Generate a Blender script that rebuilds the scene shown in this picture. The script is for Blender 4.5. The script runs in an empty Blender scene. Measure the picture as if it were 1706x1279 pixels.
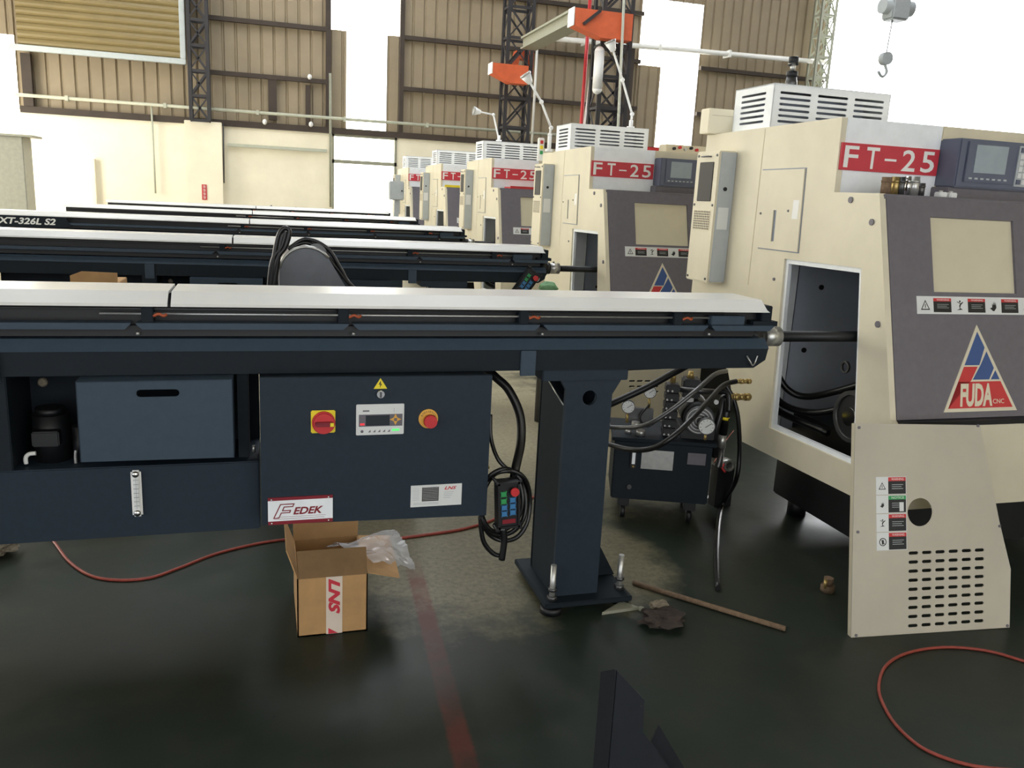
import bpy, bmesh, math, random
from mathutils import Vector, Matrix, noise as mnoise
random.seed(7)
SC = bpy.context.scene
COL = SC.collection
# ------------------------------------------------------------ camera
FPX, CX, CY, EYE = 1384.0, 853.0, 639.5, 1.6
def _d(px, py): return Vector((px-CX, -(py-CY), -FPX))
Xc = _d(5500, 562).normalized()
Yc = _d(435, 307); Yc = (Yc - Xc*Yc.dot(Xc)).normalized()
Zc = Xc.cross(Yc)
CAMPOS = Vector((0, 0, EYE))
W2C = Matrix((Xc, Yc, Zc))            # rows: world axes in camera coordinates
def P(px, py, ax, val):
    """point seen at pixel (px,py) on the plane ax = val"""
    r = W2C @ _d(px, py)
    i = 'xyz'.index(ax)
    t = (val - CAMPOS[i]) / r[i]
    return CAMPOS + r*t
cam = bpy.data.cameras.new('camera'); cam_o = bpy.data.objects.new('camera', cam); COL.objects.link(cam_o)
cam.sensor_width = 36; cam.lens = 36*FPX/1706
m4 = W2C.to_4x4(); m4.translation = CAMPOS
cam_o.matrix_world = m4
cam.clip_start = .05; cam.clip_end = 200
SC.camera = cam_o
# ------------------------------------------------------------ light
SC.view_settings.view_transform = 'Standard'; SC.view_settings.look = 'None'
SC.view_settings.gamma = 1; SC.view_settings.use_curve_mapping = False
SC.view_settings.exposure = 0.0
world = bpy.data.worlds.new('sky'); SC.world = world; world.use_nodes = True
bg = world.node_tree.nodes['Background']; bg.inputs[0].default_value = (.95, .97, 1, 1); bg.inputs[1].default_value = 2.5
def light(name, kind, loc, direction, energy, size=None, size_y=None, color=(1, 1, 1), angle=None):
    l = bpy.data.lights.new(name, kind); l.energy = energy; l.color = color
    if kind == 'AREA':
        l.shape = 'RECTANGLE'; l.size = size; l.size_y = size_y
    if angle is not None: l.angle = angle
    o = bpy.data.objects.new(name, l); COL.objects.link(o); o.location = loc
    o.rotation_euler = Vector(direction).to_track_quat('-Z', 'Y').to_euler()
    return o
# low sun through the side gateway, its daylight, and an added fill lamp behind the camera
light('sun', 'SUN', (-20, 0, 12), (1, .8, -.5), 16, color=(1, .93, .78), angle=.01)
light('gateway_daylight_left', 'AREA', (-6.9, 16.5, 2.0), (1, .1, -.05), 400, 3.0, 3.6, (1, .95, .85))
light('rear_fill_light', 'AREA', (1.0, -5.9, 3.0), (0, 1, -.02), 42, 7, 3.4, (.93, .96, 1))
WIN_E, SKY_E = 6.0, 4.6
# ------------------------------------------------------------ materials
MATS = {}
def lin(c):
    return tuple(((v/255)/12.92 if v/255 <= .04045 else ((v/255+.055)/1.055)**2.4) for v in c)
def mat(name, rgb, rough=.5, metal=0, var=.12, scale=14, bump=0, emit=0, alpha=1, trans=0, spec=.5, coat=0):
    m = bpy.data.materials.new(name); m.use_nodes = True; nt = m.node_tree; b = nt.nodes['Principled BSDF']
    c = lin(rgb)
    b.inputs['Roughness'].default_value = rough; b.inputs['Metallic'].default_value = metal
    b.inputs['Specular IOR Level'].default_value = spec
    if coat: b.inputs['Coat Weight'].default_value = coat; b.inputs['Coat Roughness'].default_value = .1
    if trans: b.inputs['Transmission Weight'].default_value = trans
    if alpha < 1: b.inputs['Alpha'].default_value = alpha
    if emit:
        b.inputs['Emission Color'].default_value = (*c, 1); b.inputs['Emission Strength'].default_value = emit
    if var:
        tc = nt.nodes.new('ShaderNodeTexCoord'); n = nt.nodes.new('ShaderNodeTexNoise')
        n.inputs['Scale'].default_value = scale; n.inputs['Detail'].default_value = 5; n.inputs['Roughness'].default_value = .62
        nt.links.new(tc.outputs['Object'], n.inputs['Vector'])
        r = nt.nodes.new('ShaderNodeValToRGB'); r.color_ramp.elements[0].position = .32; r.color_ramp.elements[1].position = .72
        lo = tuple(v*(1-var) for v in c); hi = tuple(min(1, v*(1+var*.7)) for v in c)
        r.color_ramp.elements[0].color = (*lo, 1); r.color_ramp.elements[1].color = (*hi, 1)
        nt.links.new(n.outputs['Fac'], r.inputs['Fac']); nt.links.new(r.outputs['Color'], b.inputs['Base Color'])
        if bump:
            bp = nt.nodes.new('ShaderNodeBump'); bp.inputs['Strength'].default_value = bump; bp.inputs['Distance'].default_value = .01
            nt.links.new(n.outputs['Fac'], bp.inputs['Height']); nt.links.new(bp.outputs['Normal'], b.inputs['Normal'])
    else:
        b.inputs['Base Color'].default_value = (*c, 1)
    MATS[name] = m
    return name
mat('cream', (216, 208, 184), .42, var=.07, scale=3)
mat('cream_shade', (214, 204, 178), .5, var=.08, scale=5)
mat('pale_grey', (238, 242, 245), .4, var=.05)
mat('box_grey', (176, 182, 184), .45, var=.06)
mat('charcoal', (104, 100, 107), .45, var=.08, scale=30)
mat('slate', (38, 49, 59), .55, spec=.2, var=.1, scale=40, bump=.05)
mat('slate_dark', (29, 36, 42), .6, spec=.15, var=.12, scale=30)
mat('slate_light', (58, 72, 85), .5, spec=.25, var=.08, scale=30)
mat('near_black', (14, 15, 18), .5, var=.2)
mat('rubber', (16, 16, 17), .35, var=.15)
mat('cover_white', (222, 222, 218), .27, var=.03, scale=4)
mat('steel', (186, 186, 182), .3, .7, var=.12, scale=40)
mat('chrome', (220, 220, 220), .12, 1, var=0)
mat('steel_dark', (92, 92, 92), .35, .7, var=.15)
mat('brass', (180, 156, 100), .35, .7, var=.15, scale=60)
mat('white', (232, 232, 228), .45, var=.02)
mat('paper', (218, 220, 218), .6, var=.03)
mat('yellow', (236, 214, 40), .45, var=.03)
mat('amber', (226, 170, 70), .45, var=.03)
mat('red', (196, 44, 48), .45, var=.04)
mat('sign_red', (196, 52, 66), .5, var=.06)
mat('deep_red', (128, 22, 36), .45, var=.04)
mat('blue', (50, 88, 160), .45, var=.04)
mat('logo_blue', (52, 82, 138), .5, var=.05)
mat('key_blue', (58, 120, 170), .45, var=.03)
mat('green', (46, 150, 84), .5, var=.03)
mat('bag_green', (112, 156, 112), .6)
mat('led_green', (90, 240, 120), .5, var=0, emit=.5)
mat('led_red', (240, 60, 70), .5, var=0, emit=.4)
mat('screen', (150, 162, 170), .15, var=.05, spec=.6)
mat('screen_dark', (40, 46, 52), .12, var=.05)
mat('console', (92, 98, 116), .45, var=.05)
mat('glass_cream', (206, 198, 172), .2, var=.06, scale=4)
mat('cardboard', (176, 138, 92), .85, var=.12, scale=12, bump=.15)
mat('cardboard_in', (120, 94, 62), .9, var=.15, scale=12)
mat('orange', (222, 104, 62), .5, var=.12, scale=4)
mat('orange_hook', (170, 82, 48), .5, var=.05)
mat('hose_red', (142, 58, 44), .5, var=.25, scale=60)
mat('rust', (118, 96, 74), .8, var=.3, scale=50, bump=.3)
mat('stone', (128, 118, 100), .9, var=.4, scale=60, bump=.5)
mat('rag', (62, 52, 46), .95, var=.4, scale=30, bump=.5)
mat('girt', (66, 56, 48), .7, var=.2, scale=3)
mat('lattice', (52, 50, 52), .6, var=.2, scale=6)
mat('cladding', (156, 141, 116), .55, var=.13, scale=1.2)
mat('shutter', (140, 124, 84), .4, var=.08, scale=2)
mat('shutter_frame', (196, 204, 204), .35, .2, var=.05)
mat('plaster', (244, 236, 212), .8, var=.06, scale=1.6, bump=.05)
mat('conduit', (186, 188, 170), .45, var=.08)
mat('lamp_white', (238, 238, 236), .3, var=0)
mat('roof', (120, 114, 104), .8, var=.1, scale=1)
mat('white_sheet', (255, 252, 240), .5, var=0, emit=WIN_E)
mat('cabinet_grey', (160, 160, 146), .5)
mat('dark_steel', (38, 41, 46), .55, spec=.25, var=.15, scale=30)
mat('conveyor_grey', (104, 108, 116), .45)
mat('bright_sheet', (250, 252, 255), .5, var=0, emit=16)
mat('panel_cream', (186, 179, 162), .5, var=.1, scale=2)
mat('side_fill_sheet', (238, 244, 255), .5, var=0, emit=2.4)
mat('roof_fill_sheet', (240, 246, 255), .5, var=0, emit=SKY_E)
mat('tube_white', (250, 250, 245), .4, var=0)
mat('inner_blue', (205, 214, 230), .5, var=.1, scale=3)
mat('inner_dark', (128, 136, 150), .5, var=.15, scale=5)
mat('tape', (214, 200, 184), .4, var=.05)
mat('light_paint', (150, 150, 132), .7, var=.1)

# thin plastic film
m = bpy.data.materials.new('plastic_film'); m.use_nodes = True; nt = m.node_tree
b = nt.nodes['Principled BSDF']; b.inputs['Base Color'].default_value = (.62, .62, .64, 1); b.inputs['Roughness'].default_value = .18
b.inputs['Alpha'].default_value = .42; b.inputs['Specular IOR Level'].default_value = .9; MATS['plastic_film'] = m

# floor: dark green epoxy, worn to bare concrete in places, an old red line
def floor_material():
    m = bpy.data.materials.new('floor_epoxy'); m.use_nodes = True; nt = m.node_tree; L = nt.links; N = nt.nodes
    b = N['Principled BSDF']; b.inputs['Specular IOR Level'].default_value = .2
    geo = N.new('ShaderNodeTexCoord')
    def noise(scale, detail=6, rough=.6):
        n = N.new('ShaderNodeTexNoise'); n.inputs['Scale'].default_value = scale; n.inputs['Detail'].default_value = detail
        n.inputs['Roughness'].default_value = rough; L.new(geo.outputs['Object'], n.inputs['Vector']); return n.outputs['Fac']
    def math_(op, a, b_=None, clamp=False):
        n = N.new('ShaderNodeMath'); n.operation = op; n.use_clamp = clamp
        for i, v in enumerate((a, b_)):
            if v is None: continue
            if isinstance(v, (int, float)): n.inputs[i].default_value = v
            else: L.new(v, n.inputs[i])
        return n.outputs[0]
    def mix(fac, a, b_):
        n = N.new('ShaderNodeMix'); n.data_type = 'RGBA'
        L.new(fac, n.inputs['Factor'])
        for sock, v in ((n.inputs['A'], a), (n.inputs['B'], b_)):
            if isinstance(v, tuple): sock.default_value = (*v, 1)
            else: L.new(v, sock)
        return n.outputs['Result']
    def step(v, lo, hi):
        n = N.new('ShaderNodeMapRange'); n.clamp = True; n.inputs['From Min'].default_value = lo; n.inputs['From Max'].default_value = hi
        L.new(v, n.inputs['Value']); return n.outputs['Result']
    sep = N.new('ShaderNodeSeparateXYZ'); L.new(geo.outputs['Object'], sep.inputs[0]); X, Y = sep.outputs[0], sep.outputs[1]
    n1, n2, n3 = noise(1.1), noise(6), noise(38, 8, .75)
    base = mix(step(n1, .35, .65), lin((40, 44, 36)), lin((38, 48, 42)))
    base = mix(step(n2, .5, .8), base, lin((48, 52, 43)))
    # worn patches (x, y, radius)
    wob = math_('MULTIPLY', math_('SUBTRACT', n2, .5), .9)
    tot = None
    for (cx, cy, r, ry) in ((.78, 3.75, .62, 1.0), (1.5, 5.3, 1.3, 1.5), (1.45, 3.3, .32, .5), (.1, 6.5, 2.5, 1.2), (2.0, 8.5, 2.2, 1.5), (-.4, 11, 3.5, 2), (0, 18, 9, 5)):
        dx = math_('DIVIDE', math_('SUBTRACT', X, cx), r); dy = math_('DIVIDE', math_('SUBTRACT', Y, cy), ry)
        d = math_('SQRT', math_('ADD', math_('MULTIPLY', dx, dx), math_('MULTIPLY', dy, dy)))
        v = step(math_('ADD', d, wob), 1.12, .78)
        tot = v if tot is None else math_('MAXIMUM', tot, v)
    conc = mix(step(n3, .35, .7), lin((84, 80, 64)), lin((122, 117, 96)))
    colr = mix(tot, base, conc)
    far = math_('MULTIPLY', tot, step(Y, 4.1, 5.0)); colr = mix(far, colr, mix(step(n3, .35, .7), lin((138, 131, 106)), lin((176, 168, 142))))  # far bare concrete made paler, painting in light that falls there
    # old red line
    ax, ay, bx, by = LINE
    ln = math.hypot(bx-ax, by-ay); nx, ny = -(by-ay)/ln, (bx-ax)/ln
    d = math_('ABSOLUTE', math_('ADD', math_('MULTIPLY', math_('SUBTRACT', X, ax), nx), math_('MULTIPLY', math_('SUBTRACT', Y, ay), ny)))
    d = math_('ADD', d, math_('MULTIPLY', math_('SUBTRACT', n3, .5), .03))
    lm = math_('MULTIPLY', step(d, .042, .028), step(n2, .2, .6)); lm = math_('MULTIPLY', lm, step(Y, 3.45, 3.2))
    colr = mix(math_('MULTIPLY', lm, .8), colr, lin((92, 46, 38)))
    # dark crumbs
    crumbs = math_('MULTIPLY', step(noise(55, 3, .5), .71, .76), .8); colr = mix(crumbs, colr, lin((20, 20, 18)))
    L.new(colr, b.inputs['Base Color'])
    rg = N.new('ShaderNodeMapRange'); rg.inputs['To Min'].default_value = .24; rg.inputs['To Max'].default_value = .5; L.new(n2, rg.inputs['Value'])
    L.new(rg.outputs['Result'], b.inputs['Roughness'])
    bp = N.new('ShaderNodeBump'); bp.inputs['Strength'].default_value = .12; bp.inputs['Distance'].default_value = .01
    L.new(n2, bp.inputs['Height']); L.new(bp.outputs['Normal'], b.inputs['Normal'])
    MATS['floor_epoxy'] = m
_a, _b = P(700, 985, 'z', 0), P(778, 1279, 'z', 0)
LINE = (_a.x, _a.y, _b.x, _b.y)
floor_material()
# ------------------------------------------------------------ mesh helpers
_fontcache = {}
class MB:
    def __init__(s): s.bm = bmesh.new(); s.mats = []
    def mi(s, m):
        if m not in s.mats: s.mats.append(m)
        return s.mats.index(m)
    def _setm(s, faces, m, smooth=False):
        i = s.mi(m)
        for f in faces: f.material_index = i; f.smooth = smooth
    def box(s, x0, x1, y0, y1, z0, z1, m, bev=0):
        r = bmesh.ops.create_cube(s.bm, size=1)
        for v in r['verts']:
            v.co = Vector(((x0+x1)/2 + v.co.x*(x1-x0), (y0+y1)/2 + v.co.y*(y1-y0), (z0+z1)/2 + v.co.z*(z1-z0)))
        fs = {f for v in r['verts'] for f in v.link_faces}
        s._setm(fs, m)
        if bev:
            es = list({e for v in r['verts'] for e in v.link_edges})
            o = bmesh.ops.bevel(s.bm, geom=es, offset=bev, segments=2, affect='EDGES', clamp_overlap=True)
            s._setm(o['faces'], m)
        return s
    def obox(s, c, u, v, w, su, sv, sw, m, bev=0):
        """box centred at c with axes u,v,w and full sizes"""
        c, u, v, w = Vector(c), Vector(u).normalized(), Vector(v).normalized(), Vector(w).normalized()
        r = bmesh.ops.create_cube(s.bm, size=1)
        for q in r['verts']: q.co = c + u*(q.co.x*su) + v*(q.co.y*sv) + w*(q.co.z*sw)
        fs = {f for q in r['verts'] for f in q.link_faces}; s._setm(fs, m)
        if bev:
            es = list({e for q in r['verts'] for e in q.link_edges})
            o = bmesh.ops.bevel(s.bm, geom=es, offset=bev, segments=2, affect='EDGES', clamp_overlap=True); s._setm(o['faces'], m)
        return s
    def bar(s, p0, p1, w, h, m, up=(0, 0, 1)):
        p0, p1 = Vector(p0), Vector(p1); d = (p1-p0); L = d.length; d.normalize()
        up = Vector(up)
        if abs(d.dot(up)) > .95: up = Vector((0, 1, 0))
        a = d.cross(up).normalized(); b = a.cross(d)
        return s.obox((p0+p1)/2, d, a, b, L, w, h, m)
    def cyl(s, p0, p1, r, m, r2=None, seg=20, caps=True):
        p0, p1 = Vector(p0), Vector(p1); d = (p1-p0).normalized()
        a = d.cross(Vector((0, 0, 1)) if abs(d.z) < .9 else Vector((1, 0, 0))).normalized(); b = d.cross(a)
        r2 = r if r2 is None else r2
        A = [s.bm.verts.new(p0 + (a*math.cos(t)+b*math.sin(t))*r) for t in (2*math.pi*k/seg for k in range(seg))]
        B = [s.bm.verts.new(p1 + (a*math.cos(t)+b*math.sin(t))*r2) for t in (2*math.pi*k/seg for k in range(seg))]
        fs = [s.bm.faces.new((A[k], A[(k+1) % seg], B[(k+1) % seg], B[k])) for k in range(seg)]
        s._setm(fs, m, True)
        if caps: s._setm([s.bm.faces.new(A[::-1]), s.bm.faces.new(B)], m)
        return s
    def ring(s, c, axis, r_out, r_in, h, m, seg=24):
        c = Vector(c); d = Vector(axis).normalized(); a = d.cross(Vector((0, 0, 1)) if abs(d.z) < .9 else Vector((1, 0, 0))).normalized(); b = d.cross(a)
        L = []
        for rr, hh in ((r_out, 0), (r_out, h), (r_in, h), (r_in, 0)):
            L.append([s.bm.verts.new(c + d*hh + (a*math.cos(t)+b*math.sin(t))*rr) for t in (2*math.pi*k/seg for k in range(seg))])
        for q in range(4):
            A, B = L[q], L[(q+1) % 4]
            s._setm([s.bm.faces.new((A[k], A[(k+1) % seg], B[(k+1) % seg], B[k])) for k in range(seg)], m, q in (0, 2))
        return s
    def tube(s, pts, r, m, seg=8, smooth=True, closed=False, sub=6):
        pts = [Vector(p) for p in pts]
        if smooth and len(pts) > 2:
            q = []
            n = len(pts)
            rng = n if closed else n-1
            for i in range(rng):
                p0 = pts[(i-1) % n] if (closed or i > 0) else pts[0]
                p1, p2 = pts[i], pts[(i+1) % n]
                p3 = pts[(i+2) % n] if (closed or i+2 < n) else pts[-1]
                for k in range(sub):
                    t = k/sub
                    q.append(.5*((2*p1)+(-p0+p2)*t+(2*p0-5*p1+4*p2-p3)*t*t+(-p0+3*p1-3*p2+p3)*t**3))
            if not closed: q.append(pts[-1])
            pts = q
        n = len(pts); prev = None; rings = []
        for i, p in enumerate(pts):
            a = pts[(i-1) % n] if (closed or i > 0) else p
            b = pts[(i+1) % n] if (closed or i < n-1) else p
            d = (b-a)
            if d.length < 1e-9: d = Vector((0, 0, 1))
            d.normalize()
            if prev is None:
                u = d.cross(Vector((0, 0, 1)) if abs(d.z) < .9 else Vector((1, 0, 0))).normalized()
            else:
                u = (prev - d*prev.dot(d)).normalized()
            prev = u; w = d.cross(u)
            rings.append([s.bm.verts.new(p + (u*math.cos(t)+w*math.sin(t))*r) for t in (2*math.pi*k/seg for k in range(seg))])
        fs = []
        for i in range(n if closed else n-1):
            A, B = rings[i], rings[(i+1) % n]
            fs += [s.bm.faces.new((A[k], A[(k+1) % seg], B[(k+1) % seg], B[k])) for k in range(seg)]
        s._setm(fs, m, True)
        if not closed: s._setm([s.bm.faces.new(rings[0][::-1]), s.bm.faces.new(rings[-1])], m)
        return s
    def prism(s, poly, f0, f1, m):
        """poly: list of 2D points, f0/f1 map a 2D point to both ends"""
        A = [s.bm.verts.new(f0(*p)) for p in poly]; B = [s.bm.verts.new(f1(*p)) for p in poly]; n = len(poly)
        fs = [s.bm.faces.new((A[k], A[(k+1) % n], B[(k+1) % n], B[k])) for k in range(n)]
        fs += [s.bm.faces.new(A[::-1]), s.bm.faces.new(B)]
        s._setm(fs, m); return s
    def plate(s, o, u, v, outer, holes, th, m):
        o, u, v = Vector(o), Vector(u).normalized(), Vector(v).normalized(); n = u.cross(v)
        t = bmesh.new(); es = []
        for loop in [outer]+list(holes):
            vs = [t.verts.new((x, y, 0)) for x, y in loop]
            es += [t.edges.new((vs[k], vs[(k+1) % len(vs)])) for k in range(len(vs))]
        bmesh.ops.triangle_fill(t, use_beauty=True, use_dissolve=False, edges=es, normal=(0, 0, 1))
        t.verts.index_update()
        fr = [s.bm.verts.new(o+u*q.co.x+v*q.co.y) for q in t.verts]
        bk = [s.bm.verts.new(o+u*q.co.x+v*q.co.y-n*th) for q in t.verts]
        fs = []
        for f in t.faces:
            idx = [q.index for q in f.verts]
            if f.normal.z < 0: idx = idx[::-1]
            fs.append(s.bm.faces.new([fr[i] for i in idx])); fs.append(s.bm.faces.new([bk[i] for i in idx[::-1]]))
        for e in t.edges:
            if len(e.link_faces) == 1:
                a, b = e.verts[0].index, e.verts[1].index
                fs.append(s.bm.faces.new((fr[a], fr[b], bk[b], bk[a])))
        t.free(); s._setm(fs, m); return s
    def sphere(s, c, r, m, sx=1, sy=1, sz=1, seg=16):
        rr = bmesh.ops.create_uvsphere(s.bm, u_segments=seg, v_segments=max(8, seg//2), radius=r)
        for v in rr['verts']: v.co = Vector(c)+Vector((v.co.x*sx, v.co.y*sy, v.co.z*sz))
        s._setm({f for v in rr['verts'] for f in v.link_faces}, m, True); return s
    def blob(s, c, r, m, amp=.35, freq=14, sub=3, sc=(1, 1, 1)):
        rr = bmesh.ops.create_icosphere(s.bm, subdivisions=sub, radius=1)
        c = Vector(c)
        for v in rr['verts']:
            d = 1+amp*mnoise.noise(Vector((v.co.x*freq*.15+c.x*9, v.co.y*freq*.15+c.y*9, v.co.z*freq*.15+c.z*9)))*2
            v.co = c+Vector((v.co.x*sc[0], v.co.y*sc[1], v.co.z*sc[2]))*r*d
        s._setm({f for v in rr['verts'] for f in v.link_faces}, m, False); return s
    def text(s, body, o, u, v, w, h, m, shear=0, bold=0, th=.0006, spacing=1):
        """writing inside the w x h rectangle whose lower left corner is o"""
        key = (body, shear, bold, spacing)
        if key not in _fontcache:
            c = bpy.data.curves.new('t', 'FONT'); c.body = body; c.size = 1; c.shear = shear; c.offset = bold; c.space_character = spacing
            c.resolution_u = 3
            ob = bpy.data.objects.new('t', c); COL.objects.link(ob)
            dg = bpy.context.evaluated_depsgraph_get(); dg.update()
            me = bpy.data.meshes.new_from_object(ob.evaluated_get(dg))
            _fontcache[key] = ([tuple(q.co) for q in me.vertices], [tuple(p.vertices) for p in me.polygons])
            bpy.data.objects.remove(ob); bpy.data.curves.remove(c); bpy.data.meshes.remove(me)
        vs, ps = _fontcache[key]
        x0 = min(q[0] for q in vs); x1 = max(q[0] for q in vs); y0 = min(q[1] for q in vs); y1 = max(q[1] for q in vs)
        o, u, v = Vector(o), Vector(u).normalized(), Vector(v).normalized(); n = u.cross(v)
        V = [s.bm.verts.new(o+u*((q[0]-x0)/(x1-x0)*w)+v*((q[1]-y0)/max(1e-6, y1-y0)*h)+n*th) for q in vs]
        fs = []
        for p in ps:
            try: fs.append(s.bm.faces.new([V[i] for i in p]))
            except ValueError: pass
        s._setm(fs, m); return s
    def build(s, name, parent=None, weld=False):
        bm = s.bm
        top = parent
        while top is not None and top.parent is not None: top = top.parent
        if top is not None:
            off = Vector(top.get('_org', (0, 0, 0)))
            for v in bm.verts: v.co -= off
        bmesh.ops.recalc_face_normals(bm, faces=bm.faces[:])
        me = bpy.data.meshes.new(name); bm.to_mesh(me); bm.free()
        for k in s.mats: me.materials.append(MATS[k])
        o = bpy.data.objects.new(name, me); COL.objects.link(o)
        if parent is not None: o.parent = parent
        return o
def tag(o, label, cat, group=None):
    o['label'] = label; o['category'] = cat
    if group: o['group'] = group
    return o
def thing(name, label, cat, loc=(0, 0, 0), group=None, local=False, rotz=0):
    """an Empty at the thing's base; geometry of its parts is given in world coordinates unless local"""
    o = bpy.data.objects.new(name, None); o.empty_display_size = .1; COL.objects.link(o)
    o.location = loc; o.rotation_euler = (0, 0, rotz)
    o['_org'] = (0, 0, 0) if local else tuple(loc)
    return tag(o, label, cat, group)
def solo(name, mb, label, cat, group=None, org=None):
    """a thing that is one mesh; its origin moves to org"""
    if org is not None:
        for v in mb.bm.verts: v.co -= Vector(org)
    o = mb.build(name)
    if org is not None: o.location = org
    return tag(o, label, cat, group)
def struct(name, mb):
    o = mb.build(name); o['kind'] = 'structure'; return o
def copy_tree(o, parent=None):
    c = o.copy(); COL.objects.link(c)
    if parent is not None: c.parent = parent
    for ch in list(o.children): copy_tree(ch, c)
    return c
XA, YA, ZA = Vector((1, 0, 0)), Vector((0, 1, 0)), Vector((0, 0, 1))
def rect(x0, y0, x1, y1): return [(x0, y0), (x1, y0), (x1, y1), (x0, y1)]
def slot(cx, cy, w, h, n=5):
    r = h/2; a = w/2-r; out = []
    for k in range(n+1):
        t = -math.pi/2+math.pi*k/n; out.append((cx+a+r*math.cos(t), cy+r*math.sin(t)))
    for k in range(n+1):
        t = math.pi/2+math.pi*k/n; out.append((cx-a+r*math.cos(t), cy+r*math.sin(t)))
    return out
def circ(cx, cy, r, n=28, ry=None):
    return [(cx+r*math.cos(2*math.pi*k/n), cy+(ry or r)*math.sin(2*math.pi*k/n)) for k in range(n)]

# ============================================================ THE HALL
WY = 20.0
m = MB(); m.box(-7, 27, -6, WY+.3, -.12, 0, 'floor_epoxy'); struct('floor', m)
# masonry with its doorway
m = MB()
D0, D1 = 1.555, 3.03
m.plate((0, WY, 0), XA, ZA, [(-7, 0), (D0, 0), (D0, 2.81), (D1, 2.81), (D1, 0), (27, 0), (27, 2.86), (-7, 2.86)], [], .25, 'plaster')
m.box(-1.56, -.8, WY-.22, WY+.01, 0, 2.86, 'plaster', .01)          # pier
m.box(-3.62, -3.36, WY-.12, WY+.01, 0, 1.95, 'plaster', .01)
struct('wall_back', m)
# ribbed metal cladding above, in panels between the translucent sheets
def ribbed(m, x0, x1, z0, z1, y, mt, pitch=.265, d=.035):
    pts = []; x = x0
    while x < x1-1e-6:
        for dx, dy in ((0, 0), (.02, d), (.045, d), (.065, 0)):
            if x+dx <= x1: pts.append((x+dx, y+dy))
        x += pitch
    pts.append((x1, y))
    A = [m.bm.verts.new((a, b, z0)) for a, b in pts]; B = [m.bm.verts.new((a, b, z1)) for a, b in pts]
    m._setm([m.bm.faces.new((A[k], A[k+1], B[k+1], B[k])) for k in range(len(pts)-1)], mt)
m = MB(); TOP = 9.2
for (x0, x1, z0, z1) in ((-7, -4.75, 4.3, TOP), (-4.75, 1.5, 2.86, TOP), (1.5, 1.88, 2.86, 5.03), (2.79, 3.08, 2.86, 5.03), (3.08, 9.0, 2.86, TOP),
                         (9.0, 9.62, 2.86, 4.95), (9.0, 10.66, 6.5, TOP), (10.66, 14.3, 2.86, TOP), (14.3, 27, 2.86, 3.2)):
    ribbed(m, x0, x1, z0, z1, WY+.1, 'cladding')
struct('wall_back_cladding', m)
m = MB(); m.plate((-7, 0, 0), YA, ZA, [(-6, 0), (-4.3, 0), (-4.3, 4.4), (1.3, 4.4), (1.3, 0), (6.6, 0), (6.6, 5.2), (11.4, 5.2), (11.4, 0), (16.9, 0), (16.9, 3.85), (18.6, 3.85), (18.6, 0), (WY+.3, 0), (WY+.3, TOP), (-6, TOP)], [], .2, 'plaster'); struct('wall_left', m)  # two larger openings invented to take the glowing fill panes
m = MB(); m.box(27, 27.2, -6, WY+.3, 0, TOP, 'cladding'); struct('wall_right', m)
m = MB(); m.plate((0, -6, 0), XA, ZA, [(-7, 0), (-3.5, 0), (-3.5, 4.8), (5.5, 4.8), (5.5, 0), (27, 0), (27, TOP), (-7, TOP)], [], .2, 'plaster'); struct('wall_front', m)  # opening behind the camera added for the rear fill lamp
# roof with added rooflight strips, placed and sized for their light
m = MB()
SKY0 = 4.0
strips = [(-3.4, -2.2), (0.6, 3.4), (8.2, 9.6), (14.2, 15.4), (20.2, 21.4)]
xs = [-7]+[v for s in strips for v in s]+[27]
for k in range(0, len(xs), 2): m.box(xs[k], xs[k+1], -6, WY+.3, TOP, TOP+.1, 'roof')
for a, b in strips:
    m.box(a, b, -6, SKY0, TOP, TOP+.1, 'roof'); m.box(a, b, WY-1.5, WY+.3, TOP, TOP+.1, 'roof')
struct('ceiling', m)
for i, (a, b) in enumerate(strips):
    m = MB(); m.box(a, b, SKY0, WY-1.5, TOP+.02, TOP+.05, 'roof_fill_sheet'); struct('window_%d' % (10+i), m)  # unseen glowing panes, added as overhead fill
# translucent wall sheets
for i, (x0, x1, z0, z1) in enumerate(((1.5, 3.08, 5.03, TOP), (1.88, 2.79, 2.86, 5.03), (9.0, 10.66, 4.95, 6.5), (9.62, 10.66, 2.86, 4.95), (14.3, 27, 3.2, TOP), (-7, -4.75, 2.86, 4.3))):
    m = MB(); m.box(x0, x1, WY+.15, WY+.17, z0, z1, 'bright_sheet' if x0 > 14 else 'white_sheet'); struct('window_%d' % (1+i), m)
m = MB(); m.box(-7.15, -7.12, 6.5, 11.5, 0, 5.3, 'white_sheet'); struct('window_8', m)  # added glowing pane in an invented opening, lights the middle rows
m = MB(); m.box(-7.15, -7.12, -4.4, 1.4, 0, 4.5, 'side_fill_sheet'); struct('window_9', m)  # unseen glowing pane added as fill from the left front
# glazed doorway
m = MB()
m.box(D0, D1, WY+.1, WY+.12, 0, 2.81, 'white_sheet')
struct('window_7', m)
m = MB()
for x0, x1, z0, z1 in ((D0, D0+.05, 0, 2.81), (D1-.05, D1, 0, 2.81), (D0, D1, 2.16, 2.24), (D0, D1, 2.75, 2.81)):
    m.box(x0, x1, WY-.02, WY+.1, z0, z1, 'light_paint')
struct('door_1', m)
# roller shutter high on the left
m = MB()
zb = 4.02; n = 22
for k in range(n):
    z = zb+.06+k*.145
    m.prism([(0, 0), (-.035, .03), (-.045, .07), (-.03, .115), (0, .145)], lambda a, b, z=z: (-4.6, WY-.25+a, z+b), lambda a, b, z=z: (-1.58, WY-.25+a, z+b), 'shutter')
m.box(-4.75, -1.47, WY-.33, WY-.2, zb-.05, zb+.06, 'shutter_frame', .01)
m.box(-1.58, -1.47, WY-.33, WY-.2, zb+.06, TOP-.02, 'shutter_frame', .01)
struct('door_2', m)
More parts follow.
